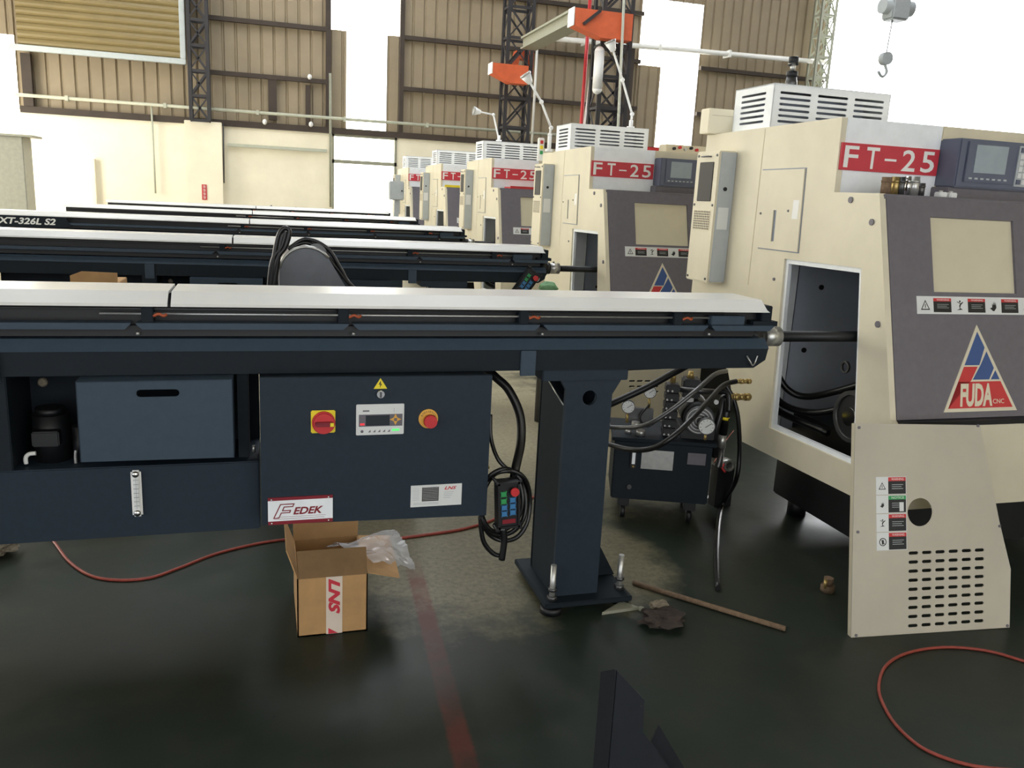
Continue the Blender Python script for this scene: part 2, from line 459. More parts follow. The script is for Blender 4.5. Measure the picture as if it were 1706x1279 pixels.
# dark girts and posts of the wall frame
TR = [0]
def trim(x0, x1, y0, y1, z0, z1, mt='girt'):
    TR[0] += 1; m = MB(); m.box(x0, x1, y0, y1, z0, z1, mt); struct('trim_%d' % TR[0], m)
trim(-4.7, 14.3, WY-.06, WY+.06, 2.8, 2.93)
for z in (3.9, 5.0, 6.1, 7.2):
    trim(-1.02, 1.5, WY-.04, WY+.06, z-.045, z+.045)
    trim(3.08, 9.0, WY-.04, WY+.06, z-.045, z+.045)
    if z != 6.1: trim(10.66, 14.3, WY-.04, WY+.06, z-.045, z+.045)
trim(1.42, 1.53, WY-.05, WY+.06, 2.93, TOP); trim(3.06, 3.16, WY-.05, WY+.06, 2.93, TOP)
trim(8.55, 8.8, WY-.1, WY+.06, 2.93, 5.4); trim(-4.62, -4.44, WY-.1, WY+.06, 2.93, 3.95)
trim(.18, .36, WY-.02, WY+.06, 3.0, 3.9); trim(.98, 1.08, WY-.02, WY+.06, 2.95, 3.8)

# ---------------- pipes on the back wall
def pipe(name, pts, r, mt, label, cat='pipe', group=None, clips=0):
    t = thing(name, label, cat, pts[0], group)
    MB().tube(pts, r, mt, 10, smooth=False).build('pipe_run', t)
    if clips:
        a, b = Vector(pts[0]), Vector(pts[-1])
        for k in range(clips):
            c = a.lerp(b, (k+.5)/clips)
            mm = MB(); mm.box(c.x-.03, c.x+.03, c.y-r*1.3, WY+.04, c.z-r*1.4, c.z+r*1.4, mt); mm.build('clip', t)
    return t
pipe('wall_pipe', [(-4.75, WY-.14, 3.13), (8.4, WY-.14, 3.12)], .035, 'conduit', 'long pale green pipe running along the back wall above the dark beam', clips=7)
pipe('wall_conduit', [(6.5, WY-.2, 5.28), (14.2, WY-.2, 5.42)], .06, 'tube_white', 'thick white pipe high on the wall behind the orange crane bracket', clips=4)
pipe('drop_pipe', [P(252, 172, 'y', WY-.1), P(259, 322, 'y', WY-.1)], .02, 'conduit', 'thin vertical grey pipe on the sunlit plaster left of the pier')
pipe('drop_pipe', [P(372, 205, 'y', WY-.1), P(373, 305, 'y', WY-.1)], .017, 'steel_dark', 'thin dark vertical conduit along the right edge of the plaster pier')
pipe('drop_pipe', [P(550, 122, 'y', WY-.15), P(551, 345, 'y', WY-.1)], .03, 'light_paint', 'vertical pipe at the left side of the bright doorway')
pipe('drop_pipe', [P(895, 76, 'y', WY-.15), P(886, 240, 'y', WY-.15)], .03, 'tube_white', 'cream vertical pipe right of the far dark lattice column')
pipe('fire_pipe', [P(984, -12, 'y', 16.2), P(968, 210, 'y', 16.2), (P(968, 210, 'y', 16.2).x, 16.2, 0)], .035, 'red', 'tall red vertical pipe left of the nearer lattice column')
pipe('drop_pipe', [P(993, 50, 'y', 16.3), P(973, 212, 'y', 16.3), (P(973, 212, 'y', 16.3).x, 16.3, 0)], .02, 'tube_white', 'slim white pipe just beside the red vertical pipe')
# shallow metal cable tray right of the pier
a, b = P(379, 241, 'y', WY-.1), P(545, 253, 'y', WY-.1)
m = MB(); m.box(a.x, b.x, WY-.12, WY-.045, a.z-.035, a.z+.035, 'conduit', .008)
tag(m.build('cable_tray'), 'long narrow grey tray on the plaster between pier and doorway', 'cable tray')
# small red notice on the pier
a, b = P(336, 307, 'y', WY-.23), P(345, 333, 'y', WY-.23)
t = thing('wall_notice', 'small red vertical notice with white characters on the plaster pier', 'sign', (a.x, WY-.235, b.z))
m = MB(); m.box(a.x, b.x, WY-.235, WY-.222, b.z, a.z, 'red'); m.build('board', t)
m = MB()
for k in range(4):
    z = b.z+.02+k*(a.z-b.z-.02)/4; cx = (a.x+b.x)/2
    for q in (-.012, .012, .034): m.box(cx-.03, cx+.03, WY-.24, WY-.235, z+.018+q, z+.024+q, 'white')
    m.box(cx-.004, cx+.004, WY-.24, WY-.235, z, z+.06, 'white'); m.box(cx+.018, cx+.024, WY-.24, WY-.235, z+.006, z+.044, 'white')
m.build('lettering', t)
# small wall lights / fittings
for px, py, lab in ((516, 128, 'small bright lamp on a dark post left of the tall white sheet'), (518, 207, 'small white fitting below the lamp, just over the dark wall beam'), (441, 203, 'tiny pale fitting over the beam, midway between pier and doorway')):
    c = P(px, py, 'y', WY-.12); m = MB(); m.cyl(c, c+Vector((0, .12, 0)), .035, 'steel'); m.sphere(c, .05, 'lamp_white', sz=1.2)
    solo('wall_fitting', m, lab, 'light fitting', org=tuple(c))
# pale grey cabinet with overhanging cap at far left
c0 = P(37, 230, 'y', 16.6)-Vector((1.35, 0, 0))
t = thing('storage_cabinet', 'tall pale grey cabinet with thin overhanging top at far left', 'cabinet', (c0.x, 16.6, 0))
m = MB(); m.box(c0.x, c0.x+1.35, 16.6, 17.2, .08, c0.z+.02, 'cabinet_grey', .01); m.build('body', t)
m = MB(); m.box(c0.x-.02, c0.x+1.52, 16.55, 17.25, c0.z+.02, c0.z+.06, 'cabinet_grey', .005); m.build('top', t)
for x in (.08, 1.2):
    m = MB(); m.box(c0.x+x, c0.x+x+.07, 16.65, 17.15, 0, .08, 'near_black'); m.build('foot', t)
# workbench with small vices behind the far feeders
t = thing('workbench', 'low wooden bench along the back wall right of the pier', 'workbench', (0, 18.9, 0))
bz = .98
m = MB(); m.box(-.7, 2.9, 18.7, 19.5, bz-.06, bz, 'light_paint', .005); m.build('bench_top', t)
for x in (-.6, 1.1, 2.75):
    for y in (18.75, 19.4):
        m = MB(); m.box(x, x+.07, y, y+.07, 0, bz-.06, 'steel_dark'); m.build('leg', t)
for px, lab, s in ((403, 'small dark vice at the left of the low bench', .8), (441, 'angled dark clamp on the bench, its jaw raised to the right', 1.1), (483, 'dark clamp with lever beside the doorway on the bench', 1), (530, 'flat pale machine part at the right end of the bench', 1)):
    x = P(px, 330, 'y', 19).x
    t = thing('bench_vice', lab, 'bench tool', (x, 19, bz))
    m = MB(); m.box(x-.09*s, x+.09*s, 18.94, 19.08, bz, bz+.05, 'steel_dark', .01); m.build('tool_base', t)
    m = MB(); m.bar((x-.08*s, 19, bz+.05), (x+.14*s, 19, bz+.16*s), .06, .05, 'steel_dark' if px < 500 else 'pale_grey'); m.build('jaw', t)

# ---------------- lattice columns, crane brackets, runway beam
def lattice(x, y, w, d, z0, z1, label, bay=.62, base=True, mt='lattice'):
    t = thing('lattice_column', label, 'column', (x, y, z0))
    for sx in (-1, 1):
        for sy in (-1, 1):
            m = MB(); cx, cy = x+sx*(w/2-.03), y+sy*(d/2-.03)
            m.box(cx-.035, cx+.035, cy-.012+sy*.02, cy+.012+sy*.02, z0, z1, mt); m.box(cx-.012+sx*.023, cx+.012+sx*.023, cy-.035, cy+.035, z0, z1, mt); m.build('chord', t)
    m = MB(); z = z0; k = 0
    while z < z1-.05:
        zz = min(z+bay, z1)
        for sy in (-1, 1):
            yy = y+sy*(d/2-.02)
            m.bar((x-w/2+.03, yy, z), (x+w/2-.03, yy, z), .02, .06, mt)
            m.bar((x-w/2+.03, yy, z if k % 2 else zz), (x+w/2-.03, yy, zz if k % 2 else z), .014, .045, mt)
            if sy < 0: m.bar((x-w/2+.03, yy, zz if k % 2 else z), (x+w/2-.03, yy, z if k % 2 else zz), .014, .03, mt)
        for sx in (-1, 1):
            xx = x+sx*(w/2-.02)
            m.bar((xx, y-d/2+.03, z), (xx, y+d/2-.03, z), .02, .05, mt)
            m.bar((xx, y-d/2+.03, z if k % 2 else zz), (xx, y+d/2-.03, zz if k % 2 else z), .014, .045, mt)
        z += bay; k += 1
    m.build('lacing', t)
    return t
lattice(-1.22, WY-.28, .42, .3, 2.86, TOP, 'dark lattice column standing on the plaster pier', bay=.5)
colA = lattice(P(863, 60, 'y', 18.6).x, 18.6, .6, .45, 0, TOP, 'far dark lattice column carrying the smaller orange bracket')
xb0, xb1 = P(1000, 120, 'y', 15).x, P(1052, 120, 'y', 15).x
colB = lattice((xb0+xb1)/2, 15.3, xb1-xb0-.02, .5, 0, TOP, 'nearer dark lattice column carrying the large orange bracket', bay=.55)
lattice(13.9, WY-.3, .45, .35, 0, TOP, 'glare-paled lattice column at the left edge of the big bright opening', bay=.5, mt='conduit')  # painted pale as if washed out by the window glare
def corbel(t, px_tip, py_top, py_tipb, px_b, py_b, px_r, y0, y1):
    a = P(px_tip, py_top, 'y', y0); tb = P(px_tip, py_tipb, 'y', y0); b = P(px_b, py_b, 'y', y0); r = P(px_r, py_top+4, 'y', y0)
    poly = [(a.x, a.z), (tb.x, tb.z), (b.x, b.z), (r.x, b.z), (r.x, a.z)]
    m = MB(); m.prism(poly, lambda x, z: (x, y0, z), lambda x, z: (x, y1, z), 'orange'); m.build('crane_bracket', t)
    m = MB(); m.box(a.x-.02, a.x, y0-.01, y1+.01, tb.z, a.z+.01, 'tube_white'); m.build('end_plate', t)
    return a, tb
corbel(colA, 821, 104, 122, 850, 138, 881, 18.05, 18.35)
a_, b_ = P(851, 82, 'y', 18.85), P(889, 100, 'y', 18.85)
m = MB(); m.plate((0, 18.85, 0), XA, ZA, [(a_.x, b_.z-.3), (a_.x+.15, a_.z), (b_.x, a_.z), (b_.x, b_.z-.3), (b_.x-.08, b_.z-.3), (b_.x-.08, b_.z), (a_.x+.22, b_.z), (a_.x+.16, b_.z-.3)], [], .25, 'orange'); m.build('upper_bracket', colA)
ta, tb_ = corbel(colB, 958, 12, 42, 1003, 63, 1056, 14.75, 15.03)
m = MB(); c = P(990, 22, 'y', 14.74); m.bar(P(972, 40, 'y', 14.73), P(1000, 18, 'y', 14.73), .05, .09, 'lattice', up=(0, 1, 0)); m.build('clamp_bar', colB)
m = MB(); m.box(ta.x+.02, ta.x+.26, 15.03, 17.9, tb_.z+.08, ta.z-.04, 'light_paint'); m.box(ta.x-.03, ta.x+.32, 15.03, 17.9, tb_.z+.05, tb_.z+.08, 'light_paint'); m.box(ta.x-.03, ta.x+.32, 15.03, 17.9, ta.z-.04, ta.z, 'light_paint')
tag(m.build('crane_runway_beam'), 'pale grey crane beam reaching back from the large orange bracket', 'crane beam')
# white shade lamp hanging on column B, vertical conduits
m = MB(); c = P(997, 115, 'y', 14.95); m.cyl(c+Vector((0, 0, -.35)), c+Vector((0, 0, .3)), .09, 'lamp_white', seg=16); m.sphere(c+Vector((0, 0, .3)), .09, 'lamp_white'); m.sphere(c+Vector((0, 0, -.35)), .09, 'lamp_white')
solo('strip_lamp', m, 'short white rounded lamp on the left side of the nearer lattice column', 'lamp', org=tuple(c))
pipe('drop_pipe', [P(1040, -10, 'y', 14.7), P(1030, 205, 'y', 14.7), (P(1030, 205, 'y', 14.7).x, 14.7, 0)], .025, 'conduit', 'grey pipe running down the front of the nearer lattice column')
a = P(835, 0, 'y', 18.4)
# chain hoist at the top right, painted pale to look washed by glare
hx, hy = P(1492, 25, 'y', 13).x, 13.0
zt = P(1492, -30, 'y', 13).z; zh = P(1492, 48, 'y', 13).z
t = thing('chain_hoist', 'chain hoist hanging before the big bright opening at upper right', 'hoist', (hx, hy, zh))
m = MB(); m.box(hx-.18, hx+.18, hy-.15, hy+.15, zh+.12, zh+.55, 'box_grey', .03); m.cyl((hx-.3, hy, zh+.34), (hx+.3, hy, zh+.34), .13, 'box_grey'); m.build('hoist_body', t)
m = MB(); m.tube([(hx, hy, zh+.5), (hx, hy, TOP)], .02, 'box_grey'); m.build('suspension', t)
zl = P(1478, 100, 'y', 13).z
m = MB(); m.tube([(hx-.05, hy, zh+.15), (hx-.08, hy, zl+.1)], .012, 'box_grey', 6); m.build('chain', t)
m = MB(); m.cyl((hx-.08, hy-.06, zl+.02), (hx-.08, hy+.06, zl+.02), .11, 'box_grey'); m.tube([(hx-.08, hy, zl-.08), (hx-.02, hy, zl-.2), (hx-.1, hy, zl-.28), (hx-.2, hy, zl-.2)], .025, 'box_grey'); m.build('hook_block', t)

# ============================================================ BAR FEEDER
FX, FY = 1.93, 2.85
FZ = 1.077; RY = FY+.18
feeder = thing('bar_feeder', 'nearest slate blue bar feeder with white cover, cabinet and displays on its front', 'bar feeder', (FX, FY, 0), 'bar feeders lined up at the lathes')
XL = FX-4.5
prof = [(0, 1.203), (.004, 1.212), (.052, 1.247), (.27, 1.247), (.31, 1.203), (.30, 1.198), (.27, 1.238), (.056, 1.238), (.012, 1.203)]
for (a, b) in ((-.285, 1.915), (XL, -.295)):
    m = MB(); tipr = .012 if b > 0 else 0
    m.prism(prof, lambda y, z, a=a: (a, FY+y, z), lambda y, z, b=b: (b-(z-1.203)*tipr*40*0+(.012 if z < 1.21 and b > 0 else 0), FY+y, z), 'cover_white')
    m.build('cover', feeder)
# dark guide channel
m = MB()
m.box(XL+.02, FX-.02, FY+.07, FY+.28, 1.1, 1.2, 'near_black'); m.box(XL+.02, FX-.02, FY+.1, FY+.27, 1.2, 1.236, 'near_black')
m.box(XL+.02, FX-.04, FY+.045, FY+.07, 1.1, 1.135, 'near_black')
m.build('guide_channel', feeder)
m = MB(); m.cyl((-.5, FY+.035, 1.175), (1.75, FY+.035, 1.175), .004, 'steel'); m.build('rod', feeder)
m = MB(); m.cyl((XL+.1, FY+.045, 1.19), (1.75, FY+.045, 1.19), .0025, 'steel_dark'); m.build('rod', feeder)
for px in (246, 572, 872, 1128):
    x = P(px, 530, 'y', FY+.03).x
    m = MB(); m.box(x-.018, x+.018, FY+.02, FY+.075, 1.145, 1.2, 'slate_dark', .003); b = m.build('clamp', feeder)
    m = MB(); m.tube([(x+.02, FY+.02, 1.17), (x+.035, FY+.012, 1.178), (x+.05, FY+.012, 1.172), (x+.058, FY+.018, 1.176)], .005, 'orange_hook'); m.build('hook', b)
# lower lip in segments
gaps = [P(px, 545, 'y', FY).x for px in (222, 585, 903, 1183)]
ed = [XL]+gaps+[FX+.03]
for k in range(len(ed)-1):
    a, b = ed[k]+.008, ed[k+1]-.008
    m = MB(); m.plate((0, FY, 0), XA, ZA, [(a+.018, 1.129), (b-.018, 1.129), (b, 1.146), (b, 1.150), (a, 1.150), (a, 1.146)], [], .05, 'slate_light'); m.build('rail', feeder)
for g in gaps:
    m = MB(); m.cyl((g+.01, FY+.02, 1.108), (g+.01, FY+.02, 1.118), .006, 'steel'); m.build('pin', feeder)
# beam
m = MB()
m.plate((0, FY, 0), XA, ZA, [(XL, .98), (FX-.05, .98), (FX, 1.012), (FX+.008, 1.058), (XL, 1.058)], [], .3, 'slate_dark')
m.build('beam', feeder)
m = MB(); m.prism([(0, 1.058), (.035, 1.094), (.3, 1.094), (.3, 1.058)], lambda y, z: (XL, FY-.004+y, z), lambda y, z: (FX+.008, FY-.004+y, z), 'slate_light'); m.build('beam_top', feeder)  # lip in lighter slate, painting the light on its upward slope
for x0 in (-.84, .898):
    m = MB(); m.box(x0, x0+.058, FY-.012, FY, .962, 1.056, 'slate_light', .002); m.build('strap', feeder)
m = MB(); m.tube([(FX-.09, FY-.005, 1.03), (FX-.085, FY-.02, 1.015), (FX-.07, FY-.02, .995), (FX-.05, FY-.004, 1.0), (FX-.04, FY-.003, 1.03)], .003, 'steel'); m.build('wire_clip', feeder)
# nose
m = MB(); m.box(FX-.02, FX+.028, FY+.03, FY+.28, 1.13, 1.225, 'slate_dark', .003); m.box(FX-.06, FX+.05, FY+.02, FY+.28, 1.145, 1.165, 'slate_dark')
m.box(FX-.25, FX-.1, FY+.02, FY+.05, 1.15, 1.185, 'slate_light', .003)
m.build('nose_plate', feeder)
m = MB(); m.cyl((FX+.0, RY, FZ), (FX+.06, RY, FZ), .062, 'near_black'); m.cyl((FX+.06, RY, FZ), (FX+.09, RY, FZ), .045, 'near_black'); m.build('flange', feeder)
m = MB(); m.cyl((FX+.09, RY, FZ), (FX+.17, RY, FZ), .042, 'steel', seg=28); m.cyl((FX+.125, RY, FZ+.038), (FX+.125, RY, FZ+.052), .007, 'steel_dark', seg=8); m.build('collar', feeder)
m = MB(); m.cyl((FX+.17, RY, FZ), (FX+.86, RY, FZ), .0235, 'near_black', seg=20); m.build('spindle_tube', feeder)
# pillars
def pillar(x0, full=True):
    m = MB()
    m.box(x0-.1, x0+.245, FY+.0, FY+.28, .938, .98, 'slate', .003)
    m.plate((x0, FY+.012, 0), XA, ZA, [(-.025, .94), (.0, .9), (.0, .05), (.19, .05), (.19, .88), (.225, .94)], [circ(.098, .868, .029)], .02, 'slate')
    m.box(x0+.172, x0+.19, FY+.032, FY+.3, .05, .9, 'slate')
    m.plate((x0, FY+.3, 0), -YA, ZA, [(0, .05), (.268, .05), (.268, .84), (0, .92)], [], .018, 'slate_dark')
    m.box(x0, x0+.19, FY+.29, FY+.31, .05, .94, 'slate_dark')
    p = m.build('pillar', feeder)
    m = MB(); m.tube([(x0-.004, FY+.02, .84), (x0-.004, FY+.3, .922)], .003, 'steel', 6); m.build('edge_trim', p)
    m = MB(); m.box(x0-.05, x0+.322, FY-.045, FY+.38, .03, .052, 'slate_dark', .003); m.plate((x0+.19, FY+.16, 0), XA, ZA, [(0, .05), (.14, .05), (.0, .3)], [], .012, 'slate_dark'); q = m.build('base_plate', p)
    for bx, by in ((-.012, -.012), (.295, .03)):
        m = MB(); X, Y = x0+bx, FY+by
        m.cyl((X, Y, .0), (X, Y, .028), .045, 'near_black', seg=24); m.cyl((X, Y, .02), (X, Y, .2), .0115, 'steel', seg=12)
        m.cyl((X, Y, .052), (X, Y, .07), .02, 'steel_dark', seg=6); m.cyl((X, Y, .09), (X, Y, .104), .018, 'steel_dark', seg=6)
        m.build('levelling_bolt', p)
pillar(1.09); pillar(-2.1)
# tank
m = MB()
m.box(-1.75, -.022, FY, FY+.5, .425, .673, 'slate', .004)
tank = m.build('oil_tank', feeder)
gx, gz0, gz1 = -.412, .5, .672
m = MB(); yy = FY-.004
m.box(gx-.016, gx+.016, FY-.016, FY, gz0, gz1-.01, 'white', .006)
m.box(gx-.008, gx+.008, FY-.02, FY-.014, gz0+.03, gz1-.035, 'paper', .002)
for k in range(7): m.box(gx-.008, gx+.008, FY-.0208, FY-.02, gz0+.04+k*.015, gz0+.041+k*.015, 'steel_dark')
m.box(gx-.001, gx+.001, FY-.0208, FY-.02, gz0+.03, gz1-.035, 'box_grey')
for z in (gz0+.015, gz1-.022): m.sphere((gx, FY-.02, z), .011, 'chrome', sy=.6)
m.build('sight_gauge', tank)
# dark recess behind the guard, posts
m = MB(); m.box(-1.75, -.02, FY+.27, FY+.3, .673, .98, 'slate_dark'); m.box(-.86, -.77, FY+.0, FY+.27, .673, .98, 'slate_dark', .003); m.box(-.09, -.055, FY+.05, FY+.27, .673, .98, 'slate_dark'); m.build('back_panel', feeder)
m = MB(); m.plate((0, FY-.07, 0), XA, ZA, [(-.562, .716), (-.1, .712), (-.1, .975), (-.562, .977)], [slot(-.326, .936, .128, .024)], .003, 'slate_light')
m.box(-.562, -.1, FY-.07, FY+.05, .974, .977, 'slate_light'); m.box(-.562, -.559, FY-.07, FY+.05, .716, .976, 'slate_light'); m.box(-.103, -.1, FY-.07, FY+.05, .712, .975, 'slate_light')
m.build('guard', feeder)
# pump and fittings left of the guard
m = MB(); m.cyl((-.68, FY+.12, .673), (-.68, FY+.12, .83), .055, 'near_black', seg=24); m.cyl((-.68, FY+.12, .83), (-.68, FY+.12, .85), .045, 'near_black', seg=24)
m.cyl((-.585, FY+.1, .673), (-.585, FY+.1, .79), .03, 'near_black', seg=18); m.box(-.72, -.64, FY+.03, FY+.07, .74, .79, 'near_black', .004); m.build('pump', feeder)
m = MB(); m.tube([(-.745, FY+.05, .68), (-.745, FY+.05, .7), (-.735, FY+.05, .712), (-.715, FY+.05, .714)], .007, 'white'); m.build('hose_elbow', feeder)
m = MB(); m.tube([(-.6, FY+.05, .675), (-.6, FY+.05, .7), (-.597, FY+.05, .72)], .005, 'steel'); m.sphere((-.7, FY+.14, .93), .016, 'stone'); m.build('fitting', feeder)
m = MB(); m.cyl((-.04, FY+.05, .69), (-.04, FY+.05, .715), .006, 'steel', seg=10); m.build('fitting', feeder)
# cabinet
CB = 2.75
m = MB(); m.box(-.016, .765, CB+.02, CB+.26, .478, .978, 'slate_dark', .004); cab = m.build('control_cabinet', feeder)
m = MB(); m.plate((0, CB, 0), XA, ZA, [(-.016, .479), (.768, .463), (.768, .985), (-.016, .988)], [], .02, 'slate'); dr = m.build('cabinet_door', feeder)
m = MB(); m.box(.146, .226, CB-.008, CB, .797, .875, 'yellow', .003); m.cyl((.187, CB-.008, .835), (.187, CB-.02, .835), .038, 'red', seg=32)
m.cyl((.187, CB-.02, .835), (.187, CB-.03, .835), .034, 'red', seg=32); m.obox((.187, CB-.038, .836), XA, YA, ZA, .058, .02, .014, 'deep_red', .003)
m.box(.206, .218, CB-.049, CB-.045, .83, .842, 'yellow'); m.build('main_switch', dr)
x0, x1, z0, z1 = .295, .458, .784, .892
m = MB(); m.box(x0, x1, CB-.006, CB, z0, z1, 'paper', .002); m.box(x0+.009, x1-.006, CB-.0075, CB-.006, z0+.031, z0+.073, 'charcoal'); m.box(x0+.032, x1-.05, CB-.009, CB-.0075, z0+.034, z0+.07, 'screen_dark')
cx, cz = x1-.03, z0+.054
m.plate((cx, CB-.009, cz), XA, ZA, [(math.cos(t)*(.02 if k % 2 == 0 else .009), math.sin(t)*(.02 if k % 2 == 0 else .009)) for k, t in ((k, k*math.pi/4) for k in range(8))], [], .002, 'amber')
m.box(cx-.005, cx+.005, CB-.0105, CB-.009, cz-.005, cz+.005, 'charcoal'); m.box(x0+.013, x0+.028, CB-.009, CB-.0075, z0+.036, z0+.043, 'led_red')
m.box(x0+.122, x0+.147, CB-.0075, CB-.006, z0+.013, z0+.02, 'led_green')
for k in range(5): m.plate((x0+.04+k*.0165, CB-.0065, z0+.01), XA, ZA, [(0, 0), (.009, 0), (.009, .009)], [], .001, 'charcoal')
m.cyl((x0+.02, CB-.008, z0+.014), (x0+.02, CB-.006, z0+.014), .005, 'charcoal', seg=12)
m.box(x0+.022, x0+.044, CB-.0065, CB-.006, z0+.083, z0+.088, 'charcoal')
for k in range(3): m.box(x0+.127, x0+.129, CB-.0065, CB-.006, z0+.079+k*.006, z0+.081+k*.006, 'charcoal')
m.build('display_panel', dr)
ex, ez = .543, .836
m = MB(); m.cyl((ex, CB, ez), (ex, CB-.006, ez), .034, 'amber', seg=36); m.cyl((ex+.004, CB-.006, ez-.005), (ex+.004, CB-.02, ez-.005), .016, 'red', seg=24); m.cyl((ex+.004, CB-.02, ez-.005), (ex+.004, CB-.034, ez-.005), .024, 'red', r2=.022, seg=28)
for k, ch in enumerate('EMERGENCY'):
    t_ = math.radians(152-k*15.5); cc = Vector((ex+.0265*math.cos(t_), CB-.0061, ez+.0265*math.sin(t_)))
    up = Vector((math.cos(t_), 0, math.sin(t_))); rt = Vector((math.sin(t_), 0, -math.cos(t_)))
    m.text(ch, cc-rt*.0022-up*.003, rt, up, .0044, .006, 'near_black')
m.build('emergency_stop', dr)
m = MB(); tx, tz = .376, .945
m.plate((tx, CB-.0012, tz), XA, ZA, [(-.023, 0), (.023, 0), (0, .037)], [], .001, 'yellow')
m.plate((tx, CB-.0022, tz), XA, ZA, [(.001, .029), (-.006, .014), (-.0005, .0155), (-.002, .004), (.005, .0175), (.0005, .0165)], [], .001, 'near_black'); m.build('warning_sticker', dr)
m = MB(); m.cyl((tx, CB, tz-.017), (tx, CB-.014, tz-.017), .013, 'chrome', seg=20); m.box(tx-.003, tx+.003, CB-.018, CB-.014, tz-.027, tz-.007, 'steel_dark'); m.build('door_lock', dr)
# maker's plate
fx0, fx1, fz0, fz1 = .004, .218, .478, .575
m = MB(); m.box(fx0, fx1, CB-.004, CB, fz0, fz1, 'deep_red'); m.box(fx0, fx1, CB-.0048, CB-.004, fz0+.013, fz1-.011, 'pale_grey')
for sx in (.012, .2):
    for sz in (fz0+.006, fz1-.006): m.sphere((fx0+sx, CB-.006, sz), .0035, 'chrome')
o = Vector((fx0+.016, CB-.0049, fz0+.022))
m.plate(o, XA, ZA, [(0, 0), (.02, 0), (.0285, .018), (.056, .018), (.06, .029), (.034, .029), (.038, .039), (.066, .039), (.072, .052), (.024, .052)], [[(.0055, .0035), (.0265, .0485), (.0665, .0485), (.064, .0425), (.0355, .0425), (.0285, .0255), (.0545, .0255), (.0535, .0215), (.026, .0215), (.018, .0035)]], .0008, 'deep_red')
m.text('EDEK', o+Vector((.066, 0, .012)), XA, ZA, .1, .026, 'deep_red', shear=.3, bold=.03)
m.box(fx0+.03, fx0+.19, CB-.0052, CB-.0048, fz0+.0265, fz0+.0275, 'deep_red'); m.box(fx0+.02, fx0+.185, CB-.0052, CB-.0048, fz0+.0195, fz0+.0205, 'deep_red')
m.build('name_plate', dr)
lx0, lx1, lz0, lz1 = .488, .672, .512, .592
m = MB(); m.box(lx0, lx1, CB-.003, CB, lz0, lz1, 'paper'); m.box(lx0+.04, lx0+.1, CB-.0036, CB-.003, lz0+.02, lz0+.072, 'near_black')
for k in range(9): m.box(lx0+.042, lx0+.098, CB-.004, CB-.0036, lz0+.025+k*.0055, lz0+.026+k*.0055, 'paper'); m.box(lx0+.006, lx0+.03, CB-.0034, CB-.003, lz0+.025+k*.0055, lz0+.026+k*.0055, 'box_grey')
for k in range(4): m.box(lx0+.118, lx0+.155-.004*k, CB-.0034, CB-.003, lz0+.05-k*.007, lz0+.0515-k*.007, 'box_grey')
m.box(lx0+.01, lx0+.1, CB-.0034, CB-.003, lz0+.008, lz0+.0095, 'box_grey'); m.box(lx0+.01, lx0+.1, CB-.0034, CB-.003, lz0+.013, lz0+.0145, 'box_grey')
m.text('LNS', (lx0+.12, CB-.003, lz0+.06), XA, ZA, .044, .012, 'red', shear=.35, bold=.03); m.build('rating_plate', dr)
m = MB(); m.cyl((.77, CB+.05, .63), (.785, CB+.05, .63), .006, 'brass', seg=10); m.build('side_screw', cab)

# the feeders behind it
FOFF = [(0, 0), (.10, 3.08), (.17, 6.12), (.17, 9.0), (.2, 11.9)]
FLAB = ['', 'second bar feeder, behind the black cable loop and the grey curved housing', 'third bar feeder, with the white model lettering at its left end',
        'fourth bar feeder, its short left end showing just behind the lettered one', 'farthest and smallest bar feeder, lying in front of the back wall']
feeders = [feeder]
for k in range(1, 5):
    c = copy_tree(feeder); c.location = (FX+FOFF[k][0], FY+FOFF[k][1], 0); c['label'] = FLAB[k]; feeders.append(c)
# lettered side panel on the third one
f3 = feeders[2]; f3['_org'] = tuple(f3.location)
y3 = f3.location.y
a, b = P(-40, 350, 'y', y3-.004), P(110, 372, 'y', y3-.004)
m = MB(); m.plate((0, y3-.004, 0), XA, ZA, [(XL+.2, 1.1), (b.x-.03, 1.1), (b.x+.04, 1.12), (b.x, 1.2), (XL+.2, 1.2)], [], .004, 'slate_dark')
a = P(-4, 370, 'y', y3-.005); b = P(93, 372, 'y', y3-.005)
m.text('XT-326L S2', (a.x, y3-.0045, a.z-.01), XA, ZA, b.x-a.x, .062, 'white', shear=.25, bold=.03)
m.build('side_panel', f3)

# ============================================================ CNC LATHE
MX, MY = 2.517, 2.74
lathe = thing('cnc_lathe', 'nearest cream lathe, cut by the right edge, with rod and opening in its side', 'lathe', (MX, MY, 0), 'cnc lathes in a row')
def S2(px, py):                     # point of the lathe's left side as (u,z), u = -y
    p = P(px, py, 'x', MX); return (-p.y, p.z)
side_out = [(-2.74, .37), (-2.745, .741), (-2.775, .764), (-3.036, 1.692), (-3.335, 1.694), (-3.347, 2.024), (-4.56, 2.01), (-4.57, 1.09), (-4.40, .93), (-4.06, .693), (-3.863, .348)]
op = [S2(1307, 431), S2(1435, 447), S2(1422, 776), S2(1281, 712)]
m = MB(); m.plate((MX, 0, 0), -YA, ZA, side_out[::-1], [op], .03, 'cream'); side = m.build('side_panel', lathe)
